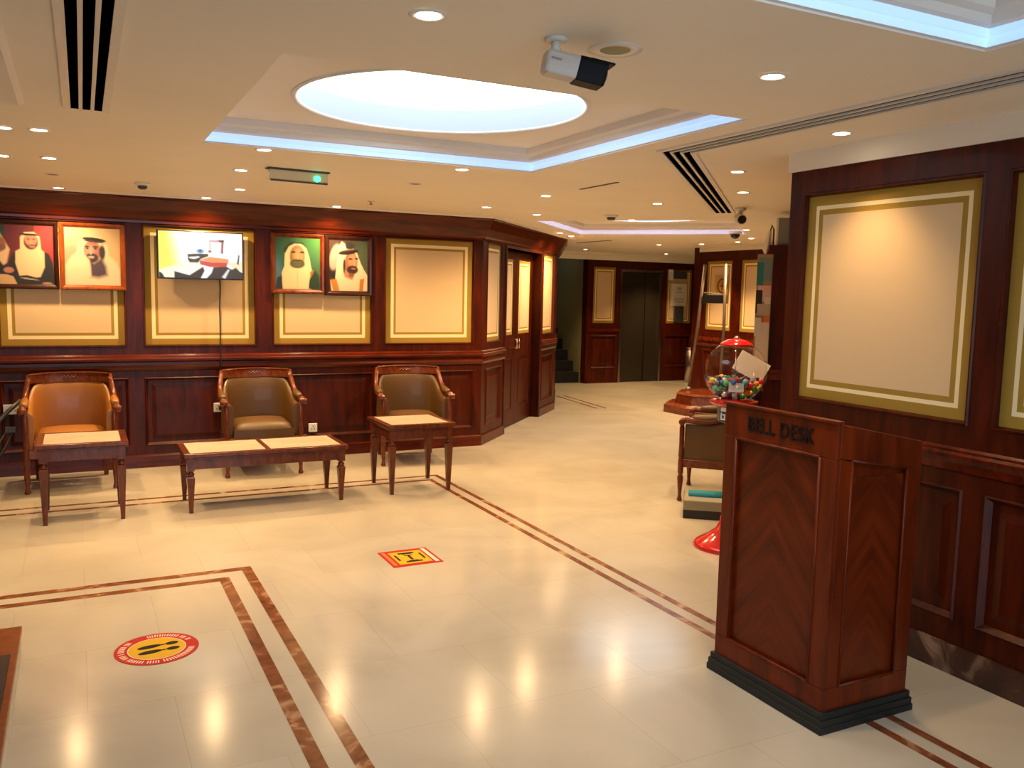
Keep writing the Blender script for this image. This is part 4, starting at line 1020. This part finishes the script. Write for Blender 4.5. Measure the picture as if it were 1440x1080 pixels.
t = thing('speaker_box', 'grey box speaker mounted high on the wooden pier by the ceiling', 'speaker', (gx, gy, 2.061), math.radians(-45))
obj('cabinet', box(-.06, -.09, 0, .06, .0, .235), M_grey, t, bevel=.005)
obj('front_edge', box(-.062, -.092, 0, -.045, -.088, .235), M_white, t)
t = thing('hanging_cloth', 'folded white cloth hanging from a dark hook near the ceiling', 'cloth', (bx + .10, by + .10, 2.0), math.radians(-43))
bm = bmesh.new(); top = [(-.015, 0), (.0, -.012), (.015, 0), (.0, .012)]; rgs = []
for z, k in ((.20, .7), (.12, 1.5), (.03, 2.6), (-.01, 1.2)): rgs.append([bm.verts.new((x * k - (.2 - z) * .12, y * k, z + (.03 if i == 2 and z < .05 else 0))) for i, (x, y) in enumerate(top)])
for a, b in zip(rgs, rgs[1:]):
    for k in range(4): bm.faces.new([a[k], a[(k + 1) % 4], b[(k + 1) % 4], b[k]])
bm.faces.new(rgs[0]); bm.faces.new(rgs[-1]); obj('cloth', bm, M_paper, t)
bm = bmesh.new(); tube(bm, [(.0, 0, .19), (.015, 0, .24), (.03, .0, .20), (.03, .02, .06)], .008, 8); obj('hook', bm, M_chairwood, t)

# ------------------------------------------------------------------ floor stickers
t = thing('floor_sticker', 'round red and yellow floor sticker with two black footprints', 'floor sticker', (.275, 3.97, 0), math.radians(0))
def disc(bm, r0, r1, z, n=48, mi=0, a0=0, a1=2 * PI, c=(0, 0), sx=1, sy=1, rot=0):
    ca, sa = math.cos(rot), math.sin(rot); vi = []; vo = []
    m = max(3, int(n * (a1 - a0) / (2 * PI)))
    for k in range(m + 1):
        a = a0 + (a1 - a0) * k / m
        for lst, rr in ((vi, r0), (vo, r1)):
            x, y = rr * math.cos(a) * sx, rr * math.sin(a) * sy; lst.append(bm.verts.new((c[0] + x * ca - y * sa, c[1] + x * sa + y * ca, z)))
    for k in range(m):
        try: f = bm.faces.new([vi[k], vi[k + 1], vo[k + 1], vo[k]])
        except Exception: continue
        f.material_index = mi
RS = .175
bm = bmesh.new(); lathe(bm, [(RS, 0), (RS, .0018)], 64); obj('red_ring', bm, M_stred, t)
bm = bmesh.new(); disc(bm, RS * .67, RS * .69, .0021, 64, 1); disc(bm, .0005, RS * .67, .0021, 64, 0); obj('yellow_centre', bm, [M_styel, M_stwht], t)
bm = bmesh.new()
for yo in (.03, -.03):
    disc(bm, .0003, 1, .0025, 24, 0, c=(.065, yo + .006), sx=.028, sy=.018, rot=.15)
    disc(bm, .0003, 1, .0025, 24, 0, c=(-.03, yo - .004), sx=.05, sy=.019, rot=.15); disc(bm, .0003, 1, .0025, 12, 0, c=(.025, yo + .002), sx=.015, sy=.006, rot=.15)
obj('footprints', bm, M_stblk, t)
bm = bmesh.new()
for a0, a1 in ((20, 100), (135, 345)):
    a = a0
    while a < a1:
        wd = random.uniform(3.0, 4.2)
        if random.random() > .12: disc(bm, RS * .76, RS * .91, .0022, 64, 0, math.radians(a), math.radians(a + wd * .6))
        a += wd + .8
obj('ring_lettering', bm, M_stwht, t)
t = thing('floor_sticker', 'square red and yellow distancing floor sticker near the coffee table', 'floor sticker', (1.755, 4.78, 0), math.radians(0))
q_ = .155
obj('red_border', box(-q_, -q_, 0, q_, q_, .0018), M_stred, t)
bm = box(-q_ * .66, -q_ * .76, .0018, q_ * .66, q_ * .76, .0022); B(bm, q_ * .74, -q_ * .86, .0018, q_ * .9, q_ * .9, .0021, 1); B(bm, -q_ * .9, -q_ * .8, .0018, -q_ * .76, q_ * .9, .0021, 2); obj('yellow_field', bm, [M_styel, M_stwht, mat('sticker_orange', (.8, .12, .02), .5)], t)
bm = bmesh.new(); B(bm, -.05, .07, .0022, .05, .095, .0026); B(bm, -.03, .06, .0022, .03, .07, .0026); B(bm, -.05, -.095, .0022, .05, -.07, .0026); B(bm, -.03, -.07, .0022, .03, -.06, .0026); B(bm, -.008, -.05, .0022, .008, .045, .0026); B(bm, -.025, .03, .0022, .025, .045, .0026); B(bm, -.085, -.05, .0022, -.072, .06, .0026); B(bm, .072, -.05, .0022, .085, .06, .0026)
obj('distance_symbol', bm, M_stblk, t)

# ------------------------------------------------------------------ lights
L = bpy.data.lights.new('added_window_fill', 'AREA'); L.shape = 'RECTANGLE'; L.size = 4.6; L.size_y = 1.8; L.energy = 48; L.color = (.72, .86, 1)  # cool fill lamp added in front of the unseen window
o = bpy.data.objects.new('added_window_fill', L); C.objects.link(o); o.location = (.4, -3.15, 1.22); o.rotation_euler = (PI / 2, 0, 0)
for nm, c in (('a', (1.59, 3.93)), ):
    pass
w = bpy.data.worlds.new('world'); S.world = w; w.use_nodes = True
w.node_tree.nodes['Background'].inputs[0].default_value = (.6, .75, 1, 1); w.node_tree.nodes['Background'].inputs[1].default_value = .5

# ------------------------------------------------------------------ camera
F, yaw, pitch, roll = 1210.7, .46865, -.10537, .021158
f = Vector((math.sin(yaw) * math.cos(pitch), math.cos(yaw) * math.cos(pitch), math.sin(pitch)))
r = Vector((math.cos(yaw), -math.sin(yaw), 0)); u = r.cross(f)
r2 = r * math.cos(roll) + u * math.sin(roll); u2 = -r * math.sin(roll) + u * math.cos(roll)
cam = bpy.data.cameras.new('camera'); co = bpy.data.objects.new('camera', cam); C.objects.link(co)
mx = Matrix((r2, u2, -f)).transposed().to_4x4(); mx.translation = (0, 0, 1.6); co.matrix_world = mx
cam.sensor_width = 36; cam.lens = 36 * F / 1440; cam.clip_start = .05
S.camera = co
S.view_settings.view_transform = 'Standard'; S.view_settings.look = 'None'; S.view_settings.gamma = 1; S.view_settings.use_curve_mapping = False
S.view_settings.exposure = 0.74
